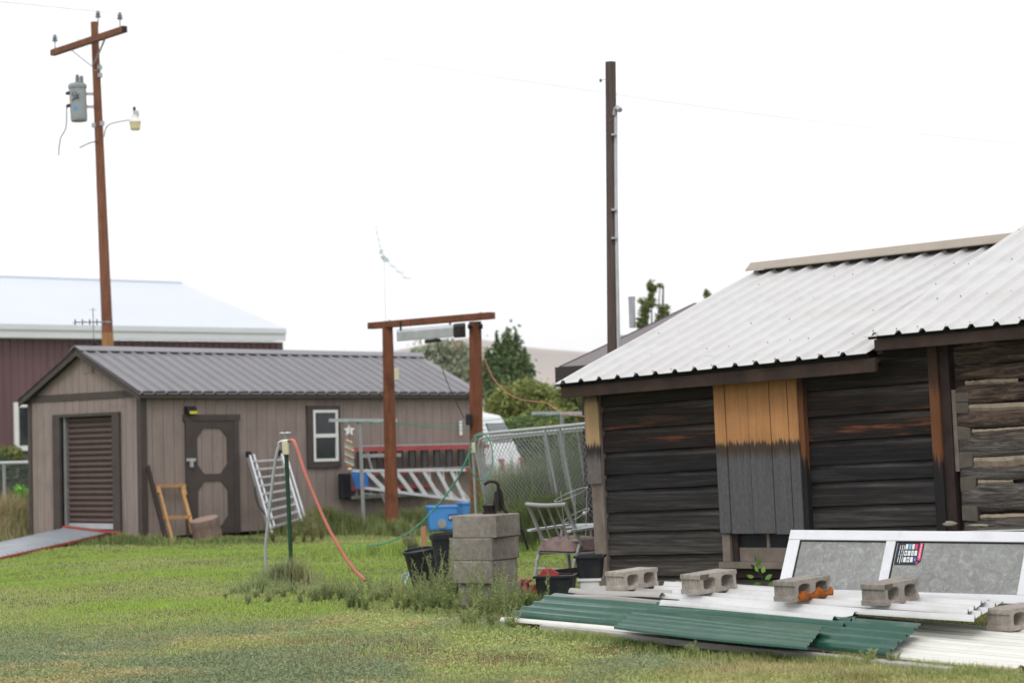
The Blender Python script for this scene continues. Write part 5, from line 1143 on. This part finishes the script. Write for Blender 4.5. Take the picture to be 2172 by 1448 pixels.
for xa, xb in ((.101, xm0 - .001), (xm0 + mw + .001, xr0 - .001), (xr0 + mw + .001, xe - .091)):
    GPx('glass_pane', 'mottled_glass', xa, xb, -.004, .004, .046, Hp - fwid - .001, bv=0)
    GPx('glazing_bead', 'rubber', xa, xb, -.012, -.0045, Hp - fwid - .008, Hp - fwid - .0015, bv=0); GPx('glazing_bead', 'rubber', xa, xa + .007, -.012, -.0045, .047, Hp - fwid - .009, bv=0)
# sticker on the second pane
def sp2(px_, py_): q = PF.on(px_, py_, 1, -.006); return q[0], q[2]
sk = thing('window_sticker', 'black and pink rectangular sticker with white tiles on the glass', 'sticker', frame=PF)
def poly(n, mt, pts, y): MB().prism([(x, y, z) for x, z in pts], (0, .0012, 0)).build(n, mt, sk, local=True)
cs = [sp2(*q) for q in ((1906, 1149), (1953, 1148), (1961, 1153), (1953, 1190), (1942, 1198), (1896, 1197))]
poly('backing', 'sticker_black', cs, -.0062)
poly('pink_band', 'sticker_pink', [sp2(*q) for q in ((1953, 1149), (1958.5, 1152), (1952, 1188), (1945, 1187))], -.0074)
poly('red_corner', 'sticker_pink', [sp2(*q) for q in ((1943, 1190), (1947, 1192), (1942, 1197.5))], -.0074)
def bil(u, v): # u along the long way, v down
    a_ = np.array([1922 + u * 27, 1152.5]); b_ = np.array([1914 + u * 29.5 - 0, 1193.5]); q = a_ * (1 - v) + b_ * v; return sp2(q[0], q[1])
tl_m = ['sticker_white', 'sticker_blue', 'sticker_white', 'sticker_pink', 'sticker_white', 'sticker_white', 'sticker_white', 'sticker_white', 'sticker_white', 'sticker_white', 'sticker_white', 'sticker_navy']
for j in range(3):
    for i in range(4):
        u0, u1, v0, v1 = i / 4 + .02, (i + 1) / 4 - .04, j / 3 + .02, (j + 1) / 3 - .05
        poly('tile', tl_m[j * 4 + i], [bil(u0, v0), bil(u1, v0), bil(u1, v1), bil(u0, v1)], -.0074)
        if (i + j) % 2: poly('tile_mark', ['sticker_pink', 'sticker_blue', 'sticker_black'][(i + 2 * j) % 3], [bil(u0 + .06, v0 + .09), bil(u1 - .05, v0 + .09), bil(u1 - .06, v1 - .08), bil(u0 + .05, v1 - .08)], -.0086)
for i, xx in enumerate((1903, 1907.5, 1911.5)):
    m_ = [(.12, .33), (.36, .62), (.66, .9)] if i != 1 else [(.1, .45), (.5, .95)]
    for (v0, v1) in m_:
        f_ = lambda v, dx: sp2(xx + 8.5 - v * 9.5 + dx, 1150 + v * 46)
        poly('text_line', 'sticker_white', [f_(v0, 0), f_(v0, 1.2), f_(v1, 1.2), f_(v1, 0)], -.0074)
for i in range(9):
    v0 = .10 + i * .088; f_ = lambda v, dx: sp2(1954.8 - v * 7.2 + dx, 1150 + v * 38)
    poly('letter', 'sticker_white', [f_(v0, 0), f_(v0 + .01 * (i % 3), 2.3), f_(v0 + .05, 2.3 - .8 * (i % 2)), f_(v0 + .055, 0)], -.0086)
# sheet and stones behind the panel
sheet('white sheet lying against the logs behind the glazed panel', (1700, 1142, .55), (2260, 1128, .60), (1706, 1137, .58), 'sheet_white', flat=True, bow=.002)
def rock(label, px_, py_, D, sx, sz, seed):
    r_ = np.random.default_rng(seed); c_ = P(px_, py_, D); m = MB(); vs_ = []; nu, nv = 10, 6
    for j in range(nv + 1):
        for i in range(nu):
            th_, ph_ = 2 * math.pi * i / nu, math.pi * j / nv; k = 1 + r_.normal(0, .13)
            vs_.append(c_ + np.array([sx * math.sin(ph_) * math.cos(th_) * k, sx * .6 * math.sin(ph_) * math.sin(th_) * k, sz * math.cos(ph_) * k]))
    fs = [(j * nu + i, j * nu + (i + 1) % nu, (j + 1) * nu + (i + 1) % nu, (j + 1) * nu + i) for j in range(nv) for i in range(nu)]
    tag(m.add(vs_, fs).build('mortar_lump', 'stone'), label, 'stone', 'fallen mortar lumps')
rock('broken mortar lump lying below the end post of the boards', 2014, 1110, 16.9, .055, .022, 1)
rock('flat broken mortar piece lying below the log ends', 2072, 1114, 16.6, .085, .012, 2)
# ================================================================== CHAIN LINK FENCE, left
fa, fb = P(-60, 983, 39.0), P(66, 980, 38.0)
fn = thing('chain_link_fence', 'chain link fence with grey top rail beside the shed', 'fence', tuple((fa + fb) / 2 * np.array([1, 1, 0])))
MB().tube([fa, fb + (fb - fa) * .1], .03, 8).build('top_rail', 'galv_pale', fn)
for f_ in (0.0, .55): q = fa + (fb - fa) * f_; MB().tube([q, (q[0], q[1], -.05)], .03, 8).build('post', 'galv', fn)
m = MB(); Lf = np.linalg.norm(fb - fa) * 1.1; ef = (fb - fa) / np.linalg.norm(fb - fa); hf = fa[2]
for k in range(-16, int(Lf / .08)):
    for s_ in (1, -1):
        x0 = k * .08; p0, p1 = (x0, hf) if s_ > 0 else (x0, 0), (x0 + hf, 0) if s_ > 0 else (x0 + hf, hf)
        if p0[0] < 0: t_ = -p0[0] / hf; p0 = (0, p0[1] + (p1[1] - p0[1]) * t_)
        if p1[0] > Lf: t_ = (p1[0] - Lf) / hf; p1 = (Lf, p1[1] - (p1[1] - p0[1]) / max(1e-6, (p1[0] - p0[0])) * (p1[0] - Lf)) if p1[0] > p0[0] else p1
        if p0[0] >= Lf: continue
        g_ = lambda p: np.array([fa[0] + ef[0] * p[0], fa[1] + ef[1] * p[0], p[1]])
        m.tube([g_(p0), g_(p1)], .002, 3, cap=False)
m.build('wire_mesh', 'mesh_wire', fn)['kind'] = 'stuff'

# ================================================================== VEGETATION
def vnoise(x, y, s, seed):
    r_ = np.random.default_rng(seed); T_ = r_.random((64, 64)); fx, fy = x / s + 1000, y / s + 1000
    ix, iy = np.floor(fx).astype(int), np.floor(fy).astype(int); tx, ty = fx - ix, fy - iy; tx = tx * tx * (3 - 2 * tx); ty = ty * ty * (3 - 2 * ty)
    g_ = lambda a, b: T_[a % 64, b % 64]
    return (g_(ix, iy) * (1 - tx) + g_(ix + 1, iy) * tx) * (1 - ty) + (g_(ix, iy + 1) * (1 - tx) + g_(ix + 1, iy + 1) * tx) * ty
def fbm(x, y, s, seed): return .55 * vnoise(x, y, s, seed) + .3 * vnoise(x, y, s / 2.3, seed + 1) + .15 * vnoise(x, y, s / 5.1, seed + 2)
SM = np.array(SF.R).T; CMt = np.array(CF.R).T
def keep(x, y, pile=True):
    p = np.stack([x, y, np.zeros_like(x)], 1)
    l_ = (p - SF.o) @ SM.T; k = ~((l_[:, 0] > -.02) & (l_[:, 0] < SLn) & (l_[:, 1] > -.02) & (l_[:, 1] < SW))
    l_ = (p - CF.o) @ CMt.T; k &= ~((l_[:, 0] > 0) & (l_[:, 1] > 0))
    if pile:
        A, B, C_ = G(1060, 1314, .065), G(2158, 1413, .04), G(1192, 1262, .105)
        e1_, e2_ = (B - A)[:2], (C_ - A)[:2]; L1 = np.linalg.norm(e1_); e1_ = e1_ / L1; n2 = np.array([-e1_[1], e1_[0]])
        d = np.stack([x - A[0], y - A[1]], 1); a_, b_ = d @ e1_, d @ n2
        k &= ~((a_ > .05) & (b_ > -.01) & (b_ < 2.2) & (a_ < L1 + 2))
    k &= ~((np.abs(x - stk[0]) < .24) & (np.abs(y - stk[1] - .28) < .24))
    return k
def scatter(n, y0, y1, dens_pow=1.0, x0=-99, x1=99):
    u = rng.random(n); y = y0 * (y1 / y0) ** u if dens_pow == 1 else y0 + (y1 - y0) * u
    x = (rng.random(n) - .5) * .52 * y + .002 * y
    k = (x > x0) & (x < x1) & keep(x, y); return x[k], y[k]
GZ = lambda x, y: (.012 * np.sin(x * 1.7 + y * .6) + .014 * np.sin(y * 1.3 - x * .8) + .008 * np.sin(x * 4.1 + 1.3) * np.sin(y * 3.7) - .016)
def blades(name, x, y, h, wd, colr, lean=.5, z=None):
    n = len(x); a_ = rng.random(n) * 2 * np.pi; ln_ = rng.random(n) * lean; dx, dy = np.cos(a_), np.sin(a_)
    b_ = rng.random(n) * np.pi; sx, sy = np.cos(b_) * wd / 2, np.sin(b_) * wd / 2
    z = GZ(x, y) if z is None else z
    V = np.zeros((n, 5, 3))
    V[:, 0] = np.stack([x - sx, y - sy, z], 1); V[:, 1] = np.stack([x + sx, y + sy, z], 1)
    mx_, my_, mz_ = x + dx * h * ln_ * .3, y + dy * h * ln_ * .3, z + h * .6
    V[:, 2] = np.stack([mx_ + sx * .8, my_ + sy * .8, mz_], 1); V[:, 3] = np.stack([mx_ - sx * .8, my_ - sy * .8, mz_], 1)
    V[:, 4] = np.stack([x + dx * h * ln_, y + dy * h * ln_, z + h * (1 - .35 * ln_)], 1)
    i = np.arange(n) * 5
    Fq = np.concatenate([np.stack([i, i + 1, i + 2], 1), np.stack([i, i + 2, i + 3], 1), np.stack([i + 3, i + 2, i + 4], 1)])
    c = np.repeat(colr, 5, axis=0)
    return tag(npmesh(name, V.reshape(-1, 3), Fq, 'blade', colr=c), kind='stuff')
def mixc(t_, a, b): t_ = np.clip(t_, 0, 1)[:, None]; return np.array(a) * (1 - t_) + np.array(b) * t_
def jitter(c, s=.18): return np.clip(c * (1 + rng.normal(0, s, (len(c), 1))) * (1 + rng.normal(0, .05, c.shape)), .004, .9)
LAWN, DRY, OLIVE, GREY, BROWN, DEEP = (.38, .52, .105), (.54, .46, .23), (.46, .51, .19), (.295, .35, .195), (.30, .185, .11), (.16, .26, .08)
# mown lawn
x, y = scatter(230000, 15.5, 33.5)
n1, n2 = fbm(x, y, 2.2, 3), fbm(x * .35, y, .9, 9)
c = mixc((n1 - .42) * 5, LAWN, OLIVE); c = mixc((n2 - .62) * 4 * (y < 26) + (n2 - .70) * 3 * (y >= 26), c, DRY)
c = mixc((18.6 - y) / 2.2 + (n1 - .5) * 2, c, mixc((n2 - .52) * 3.5, OLIVE, DRY))
h = .014 + .018 * rng.random(len(x)) + .02 * np.clip((fbm(x, y, .8, 21) - .5) * 4, 0, 1) * rng.random(len(x))
lawn = blades('lawn_grass', x, y, h, .006 + .00022 * y, jitter(c, .10), .8); lawn['label'] = 'short mown green lawn between the sheds'
# foreground ground cover: small flat leaves
x, y = scatter(420000, 11.6, 18.2)
n1, n2 = fbm(x, y, 1.1, 33), fbm(x, y, .45, 44)
dens = np.clip(.95 - (fbm(x, y, .9, 55) - .50) * 4.2 * np.clip((x + 2.6) / 1.6, .35, 1.25), .05, 1) * np.clip((18.0 - y) / 1.5 + (n1 - .5), 0, 1)
k = rng.random(len(x)) < dens; x, y, n1, n2 = x[k], y[k], n1[k], n2[k]; n = len(x)
c = mixc((n1 - .40) * 4, GREY, OLIVE); c = mixc((n2 - .62) * 6, c, DRY)
hgt = .006 + .04 * rng.random(n) * (.5 + n2); s_ = .0042 + .006 * rng.random(n)
a_ = rng.random(n) * 2 * np.pi; tl = rng.normal(0, .5, (n, 2)); ca, sa = np.cos(a_), np.sin(a_); zc_ = GZ(x, y) + hgt
V = np.zeros((n, 4, 3))
for q, (ux, uy) in enumerate(((-1, 0), (0, -.7), (1, 0), (0, .7))):
    lx_, ly_ = (ux * ca - uy * sa) * s_, (ux * sa + uy * ca) * s_
    V[:, q] = np.stack([x + lx_, y + ly_, zc_ + lx_ * tl[:, 0] + ly_ * tl[:, 1]], 1)
i = np.arange(n) * 4
gc = tag(npmesh('ground_cover', V.reshape(-1, 3), np.stack([i, i + 1, i + 2, i + 3], 1), 'blade', colr=np.repeat(jitter(c, .15), 4, axis=0)), kind='stuff'); gc['label'] = 'low grey green ground cover in the foreground'
# dry straw blades mixed in the foreground
x, y = scatter(60000, 11.4, 17.5); n1 = fbm(x, y, .9, 55); k = rng.random(len(x)) < np.clip((n1 - .42) * 4 + .6 * (y < 13.2) * (x > .2), .04, 1); x, y = x[k], y[k]
c = mixc(rng.random(len(x)) * 1.2 - .1, DRY, BROWN); c = mixc((fbm(x, y, .5, 71) - .5) * 6, c, OLIVE)
blades('dry_grass', x, y, .025 + .05 * rng.random(len(x)), .005, jitter(c, .2), 1.1)['label'] = 'dry straw coloured grass in bare foreground patches'
# longer green grass along the front of the sheet pile and towards the right
A, B = G(1050, 1314, .065), G(2270, 1423, .04); N_ = 26000; t_ = rng.random(N_); off = np.abs(rng.normal(0, .26, N_)); d_ = (B - A)[:2]; nl = np.array([d_[1], -d_[0]]) / np.linalg.norm(d_)
x, y = A[0] + d_[0] * t_ + nl[0] * (off + .02), A[1] + d_[1] * t_ + nl[1] * (off + .02); n1 = fbm(x, y, .5, 81); k = (rng.random(N_) < np.clip((n1 - .3) * 3, .1, 1)) & keep(x, y); x, y, off, n1 = x[k], y[k], off[k], n1[k]
h = (.03 + .075 * rng.random(len(x))) * (.35 + 1.2 * n1) * np.clip(.55 + off * 2, .5, 1)
blades('edge_grass', x, y, h, .0055, jitter(mixc((n1 - .45) * 4 + off, (.21, .32, .10), (.36, .40, .15)), .2), .9)['label'] = 'longer green grass along the front of the sheet pile'
# dry verge right in front of that grass
x, y = scatter(90000, 11.2, 13.6, x0=-1.0); n1 = fbm(x, y, .6, 91); k = rng.random(len(x)) < np.clip((13.3 - y + .35 * x) * .8, .02, .8) * np.clip((n1 - .2) * 2, .2, 1); x, y, n1 = x[k], y[k], n1[k]
blades('verge_grass', x, y, .03 + .06 * rng.random(len(x)), .005, jitter(mixc((n1 - .42) * 5, (.33, .37, .13), DRY), .2), 1.0)['label'] = 'dry yellow green verge grass in the right foreground'
# shaggy grass: along shed base, around the frame posts, in the fenced corner
def shag(label, cx, cy, D, rx, ry_, n, h0, h1, c0, c1, lean=.7, wd=.008):
    b_ = P(cx, cy, D); an = rng.random(n) * 2 * np.pi; r_ = np.minimum(np.abs(rng.normal(0, .52, n)), 1.25); x = b_[0] + rx * r_ * np.cos(an); y = b_[1] + ry_ * r_ * np.sin(an); k = keep(x, y); x, y, r_ = x[k], y[k], r_[k]
    nz = fbm(x, y, .35, int(cx)); h = (h0 + (h1 - h0) * rng.random(len(x))) * (.35 + 1.2 * nz) * np.clip(1.15 - .65 * r_, .2, 1)
    o_ = blades('tall_grass', x, y, h, wd, jitter(mixc(nz * 1.6 - .3 + rng.random(len(x)) * .3, c0, c1), .22), lean); o_['label'] = label; return o_
WG0, WG1 = (.115, .165, .058), (.31, .36, .135)
shag('rough grass growing under the ladders along the shed wall', 850, 1115, 35.0, 2.0, .9, 6000, .12, .42, WG0, WG1, wd=.012)
shag('rough grass growing beneath the shed window', 700, 1105, 33.0, 1.0, 1.0, 4500, .15, .5, WG0, (.22, .25, .09), wd=.012)
shag('rough grass at the shed corner and under the ramp', 265, 1150, 31.4, 1.2, .6, 2200, .05, .22, WG0, WG1, wd=.012)
shag('grass fringe in front of the walk door and log', 480, 1150, 31.5, 1.2, .6, 1800, .04, .13, WG0, WG1, wd=.012)
shag('dry tall grass beside the fence left of the shed', 20, 1110, 35.5, 1.1, 2.2, 6000, .2, .75, (.17, .21, .08), (.42, .36, .19), wd=.014)
shag('tall weeds growing through the wire mesh panels', 1160, 1130, 29.0, .95, .9, 12000, .6, 1.4, (.07, .115, .04), (.20, .25, .09), .5, .012)
shag('tall weeds behind the hydrant beside the right timber post', 1085, 1130, 30.5, .6, .9, 6000, .4, 1.2, (.09, .14, .05), (.27, .31, .12), .5, .012)
shag('dark weeds standing in front of the wire mesh panels', 1170, 1150, 27.4, 1.0, .45, 8000, .25, .85, (.06, .10, .036), (.19, .24, .085), .6, .011)
shag('grass strip behind the chair and the pots', 1000, 1150, 27.0, 2.2, 1.2, 5000, .08, .25, WG0, LAWN, wd=.01)
shag('grass tuft hiding the foot of the green hydrant', 603, 1240, 21.6, .42, .30, 1700, .15, .42, (.18, .24, .12), (.42, .42, .22), .9, .007)
shag('soft grass clump sprawling left of the green hydrant', 555, 1262, 20.6, .40, .25, 1500, .06, .20, (.20, .27, .14), (.36, .42, .18), .9, .007)
shag('grass tuft at the foot of the left timber post', 835, 1132, 32.2, .6, .4, 1200, .1, .35, WG0, WG1, .8, .01)
shag('grass between the black tub and the sheet pile', 1120, 1275, 17.6, .55, .35, 2600, .08, .25, (.10, .17, .06), (.24, .29, .10), .9, .006)
# feathery weeds
def weed(label, cx, cy, D, n_pl, rx, ry_, h, leaf=.035, c0=(.20, .26, .10), c1=(.44, .49, .21), stems=7, seed=1, name='weed_clump', spread=.45):
    r_ = np.random.default_rng(seed); b_ = P(cx, cy, D); T_, Cc = [], []
    for p in range(n_pl):
        bx, by = b_[0] + r_.normal(0, rx * .5), b_[1] + r_.normal(0, ry_ * .5); ph = h * (.45 + .75 * r_.random()); tone = r_.random()
        for s in range(stems):
            a_ = r_.random() * 6.283; l_ = spread * (.2 + r_.random()); d_ = np.array([math.cos(a_) * l_, math.sin(a_) * l_, 1.]); hh = ph * (.5 + .5 * r_.random()); nseg = 34
            tt = np.linspace(.08, 1, nseg); cur = np.stack([bx + d_[0] * hh * tt ** 1.3, by + d_[1] * hh * tt ** 1.3, hh * tt * (1 - .12 * l_ * tt) - .02], 1)
            # stem as thin ribbon
            w_ = .0022
            for q in range(0, nseg - 3, 3): T_.append([cur[q] - (w_, 0, 0), cur[q] + (w_, 0, 0), cur[q + 3]]); Cc.append((.17, .19, .09))
            for q in range(nseg):
                for rep_ in range(2):
                    a2 = r_.random() * 6.283; lf = leaf * (.5 + .8 * r_.random()) * (1.15 - .6 * tt[q]); dv = np.array([math.cos(a2), math.sin(a2), .35 + .7 * r_.random()]); dv /= np.linalg.norm(dv)
                    pv_ = np.cross(dv, (r_.normal(), r_.normal(), r_.normal())); pv_ /= np.linalg.norm(pv_) + 1e-6; wl = lf * .12
                    T_.append([cur[q] - pv_ * wl, cur[q] + pv_ * wl, cur[q] + dv * lf]); tq_ = np.clip(tone * .6 + .5 * r_.random() * tt[q] + .1, 0, 1); Cc.append(tuple(np.array(c0) * (1 - tq_) + np.array(c1) * tq_))
    V = np.array(T_).reshape(-1, 3); n = len(T_)
    o_ = npmesh(name, V, np.arange(3 * n).reshape(n, 3), 'leaf', colr=np.repeat(jitter(np.array(Cc), .15), 3, axis=0)); return tag(o_, label, 'weeds', 'feathery weeds around the pots and blocks')
weed('tall feathery weed between the black pots and the block stack', 950, 1290, 17.9, 9, .30, .20, .62, seed=2)
weed('low feathery weeds in front of the black pots', 880, 1290, 18.4, 18, .7, .30, .34, seed=3)
weed('dense low weeds where the red hose meets the ground', 775, 1272, 19.2, 34, 1.1, .45, .27, c0=(.25, .31, .14), c1=(.48, .52, .25), seed=4)
weed('weeds spreading across the lawn right of the green hydrant', 690, 1266, 20.0, 26, .9, .40, .20, c0=(.26, .33, .15), c1=(.50, .54, .26), seed=5)
weed('weeds growing up the front of the block stack', 1010, 1300, 17.5, 7, .35, .15, .27, seed=6)
weed('upright weeds between the block stack and the sheet pile', 1085, 1310, 16.9, 7, .28, .2, .48, seed=7)
weed('spindly weed standing in front of the right face of the block stack', 1075, 1290, 17.4, 2, .08, .06, .75, stems=4, seed=8, spread=.3)
weed('thin tall weed stalk beside the low black tub', 1165, 1285, 17.2, 1, .01, .01, .62, stems=2, seed=9, spread=.15)
weed('weeds at the left end of the sheet pile', 1040, 1335, 15.9, 8, .35, .15, .22, seed=10)
weed('single weed growing at the front of the green sheet', 1468, 1372, 13.6, 2, .1, .05, .22, seed=12)
weed('weed growing at the grass edge under the right green end', 1850, 1400, 12.8, 2, .12, .05, .12, seed=13)
weed('dry brown weed in front of the folding ladder', 640, 1135, 31.0, 6, .5, .3, .5, leaf=.05, c0=(.20, .19, .09), c1=(.34, .31, .15), seed=14)
weed('pale seeding weed behind the wooden stake', 893, 1170, 26.5, 3, .2, .1, .55, leaf=.05, c0=(.25, .25, .15), c1=(.45, .42, .30), seed=15)
# sapling with broad leaves at the cabin window
sb = P(1618, 1262, 16.4); sap = thing('leafy_sapling', 'small bright green sapling growing before the cabin window', 'sapling', tuple(sb))
stm = spline([sb, sb + (.0, 0, .12), sb + (-.03, 0, .2), sb + (-.05, 0, .30)], 5); MB().tube(stm, .004, 6).build('stem', 'post_green', sap)
for k, (px_, py_, a_, l_) in enumerate(((1611, 1190, 1.75, .075), (1603, 1195, 2.4, .05), (1600, 1213, 2.9, .06), (1617, 1205, 1.2, .06), (1622, 1218, .6, .07), (1613, 1225, 3.4, .06), (1628, 1230, .2, .07), (1616, 1236, 4.2, .06), (1625, 1242, 5.4, .06), (1608, 1202, 2.0, .05))):
    q = P(px_, py_ + 10, 16.35 + .02 * (k % 3)); d_ = np.array([math.cos(a_), -.3 + .2 * (k % 4), math.sin(a_)]); d_ /= np.linalg.norm(d_); sdv = np.cross(d_, (0, -.8, .6)); sdv /= np.linalg.norm(sdv); nr = np.cross(d_, sdv)
    pts = [q, q + d_ * l_ * .35 + sdv * l_ * .30 + nr * .006, q + d_ * l_ * .7 + sdv * l_ * .25 + nr * .004, q + d_ * l_, q + d_ * l_ * .7 - sdv * l_ * .25 + nr * .004, q + d_ * l_ * .35 - sdv * l_ * .30 + nr * .006]
    cc = jitter(np.tile([[.16, .30, .05]], (1, 1)), .25)
    npmesh('leaf', np.array(pts), np.array([[0, 1, 2], [0, 2, 3], [0, 3, 4], [0, 4, 5]]), 'leaf', sap, colr=np.repeat(cc, 6, axis=0))
# trees and bushes
def crown(specs, n, size, c0, c1, seed, clump=.25):
    r_ = np.random.default_rng(seed); pts = []; vol = np.array([s[3] * s[4] * s[5] for s in specs]); vol = vol ** .5; vol /= vol.sum()
    for s, f_ in zip(specs, vol):
        m_ = max(8, int(n * f_)); nc = max(6, int(m_ / 45)); cc = r_.normal(size=(nc, 3)); cc /= np.linalg.norm(cc, axis=1)[:, None]; cc *= (r_.random((nc, 1)) ** .4)
        k = r_.integers(0, nc, m_); q = cc[k] + r_.normal(0, clump, (m_, 3)); pts.append(np.array(s[:3]) + q * np.array(s[3:6]))
    p = np.concatenate(pts); n = len(p)
    d1 = r_.normal(size=(n, 3)); d1 /= np.linalg.norm(d1, axis=1)[:, None]; d2 = np.cross(d1, r_.normal(size=(n, 3))); d2 /= np.linalg.norm(d2, axis=1)[:, None]
    sz = size * (.5 + r_.random((n, 1))); V = np.stack([p - d1 * sz, p - d2 * sz * .5, p + d1 * sz, p + d2 * sz * .5], 1).reshape(-1, 3)
    t_ = np.clip(r_.random(n) * .7 + .4 * fbm(p[:, 0], p[:, 2], .5, seed), 0, 1); i = np.arange(n) * 4
    return V, np.stack([i, i + 1, i + 2, i + 3], 1), np.repeat(jitter(mixc(t_, c0, c1), .15), 4, axis=0)
def tree(name, label, cat, base, specs, n, size, c0, c1, seed, trunk=.08, group=None, clump=.25, limbs=True):
    base = np.array([base[0], base[1], 0.]); t_ = thing(name, label, cat, tuple(base), group=group); ab_ = [tuple(np.array(s[:3])) + tuple(s[3:]) for s in specs]
    top = max(s[2] for s in ab_); mc_ = np.mean([s[:3] for s in ab_], axis=0)
    MB().tube([base - (0, 0, .05), base * .6 + np.array([mc_[0], mc_[1], top * .5]) * .4, np.array([mc_[0], mc_[1], top])], [trunk, trunk * .7, trunk * .2], 8).build('trunk', 'bark', t_)
    if limbs:
        for s in ab_[:6]: MB().tube([np.array([base[0], base[1], s[2] * .4]), np.array(s[:3])], [trunk * .45, trunk * .12], 6).build('limb', 'bark', t_)
    V, Fq, Cc = crown(ab_, n, size, c0, c1, seed, clump); npmesh('crown', V, Fq, 'leaf', t_, colr=Cc)
def E_(px_, py_, D, rw, rh, rd=None): q = P(px_, py_, D); k = D / F; return (q[0], q[1], q[2], rw * k, (rd or rw) * k, rh * k)
D = 53
tree('juniper_tree', 'dark green juniper with several pointed tops', 'tree', P(1085, 900, D), [E_(1078, 760, D, 18, 62), E_(1060, 790, D, 18, 75), E_(1095, 790, D, 22, 70), E_(1036, 800, D, 12, 55), E_(1118, 815, D, 20, 50), E_(1080, 850, D, 48, 60), E_(1074, 720, D, 6, 24), E_(1055, 730, D, 5, 24), E_(1094, 733, D, 5, 22), E_(1034, 760, D, 5, 20), E_(1112, 765, D, 5, 22)], 15000, .055, (.075, .115, .05), (.22, .30, .13), 5, .12, clump=.22)
D = 62
tree('olive_tree', 'pale grey green tree behind the end of the shed', 'tree', P(940, 900, D), [E_(905, 770, D, 30, 35), E_(945, 765, D, 35, 38), E_(985, 785, D, 35, 45), E_(940, 810, D, 70, 45), E_(1010, 800, D, 25, 40)], 9000, .085, (.24, .27, .18), (.48, .51, .37), 6, .14, clump=.3)
D = 46
tree('shrub', 'yellow green bush under the orange cord', 'bush', P(1110, 930, D), [E_(1090, 850, D, 38, 32), E_(1135, 838, D, 35, 30), E_(1060, 880, D, 30, 35), E_(1120, 890, D, 70, 40)], 11000, .05, (.12, .16, .045), (.36, .39, .115), 7, .05, clump=.28)
tree('shrub', 'olive green bush beside the cabin eave', 'bush', P(1215, 930, D + 1), [E_(1190, 855, D + 1, 35, 32), E_(1235, 850, D + 1, 40, 36), E_(1215, 890, D + 1, 60, 35)], 9000, .05, (.09, .135, .042), (.28, .32, .11), 8, .05, clump=.28)
D = 43.5
tree('shrub', 'dark green bush behind the wire mesh panels', 'bush', P(1150, 1010, D), [E_(1110, 960, D, 45, 45), E_(1180, 960, D, 55, 45), E_(1240, 960, D, 40, 50), E_(1150, 1020, D, 90, 60)], 9000, .05, (.06, .10, .036), (.19, .24, .085), 9, .05, clump=.3)
D = 52
tree('leafy_tree', 'leafy tree top showing above the dark roof', 'tree', P(1385, 900, D), [E_(1372, 650, D, 20, 28), E_(1382, 615, D, 12, 18), E_(1362, 680, D, 16, 22), E_(1412, 668, D, 22, 20), E_(1400, 605, D, 5, 4), E_(1500, 626, D, 8, 10), E_(1430, 700, D, 30, 20)], 2600, .055, (.11, .15, .05), (.28, .33, .12), 10, .10, clump=.2)
D = 42
tree('shrub', 'dark hedge bush behind the chain link fence', 'bush', P(20, 1060, D), [E_(10, 1030, D, 45, 55), E_(60, 1030, D, 40, 50), E_(-40, 1030, D, 45, 55)], 7000, .06, (.04, .065, .03), (.11, .15, .07), 11, .05, clump=.3)
tree('shrub', 'light green bush above the fence rail under the barn window', 'bush', P(10, 1060, D + 3), [E_(10, 968, D + 3, 30, 18), E_(-30, 970, D + 3, 30, 18)], 1500, .06, (.10, .13, .03), (.24, .26, .07), 12, .05, clump=.3)
tree('shrub', 'small bright green plant at the shed corner by the fence', 'bush', P(45, 1075, D - 4.5), [E_(42, 1042, D - 4.5, 16, 10), E_(58, 1048, D - 4.5, 8, 8)], 220, .06, (.16, .38, .06), (.25, .5, .1), 13, .02, clump=.3)

# ================================================================== HAZE
hz_ = MB().box(-6200, 6200, -6200, 6200, -8, 150).build('haze', None, local=True); tag(hz_, kind='stuff')
hm = bpy.data.materials.new('haze_air'); hm.use_nodes = True; ht_ = hm.node_tree; ht_.nodes.clear()
pv_ = ht_.nodes.new('ShaderNodeVolumePrincipled'); ho = ht_.nodes.new('ShaderNodeOutputMaterial'); ht_.links.new(pv_.outputs[0], ho.inputs['Volume'])
pv_.inputs['Color'].default_value = (.93, .94, 1, 1); pv_.inputs['Density'].default_value = .00019; hz_.data.materials.append(hm)
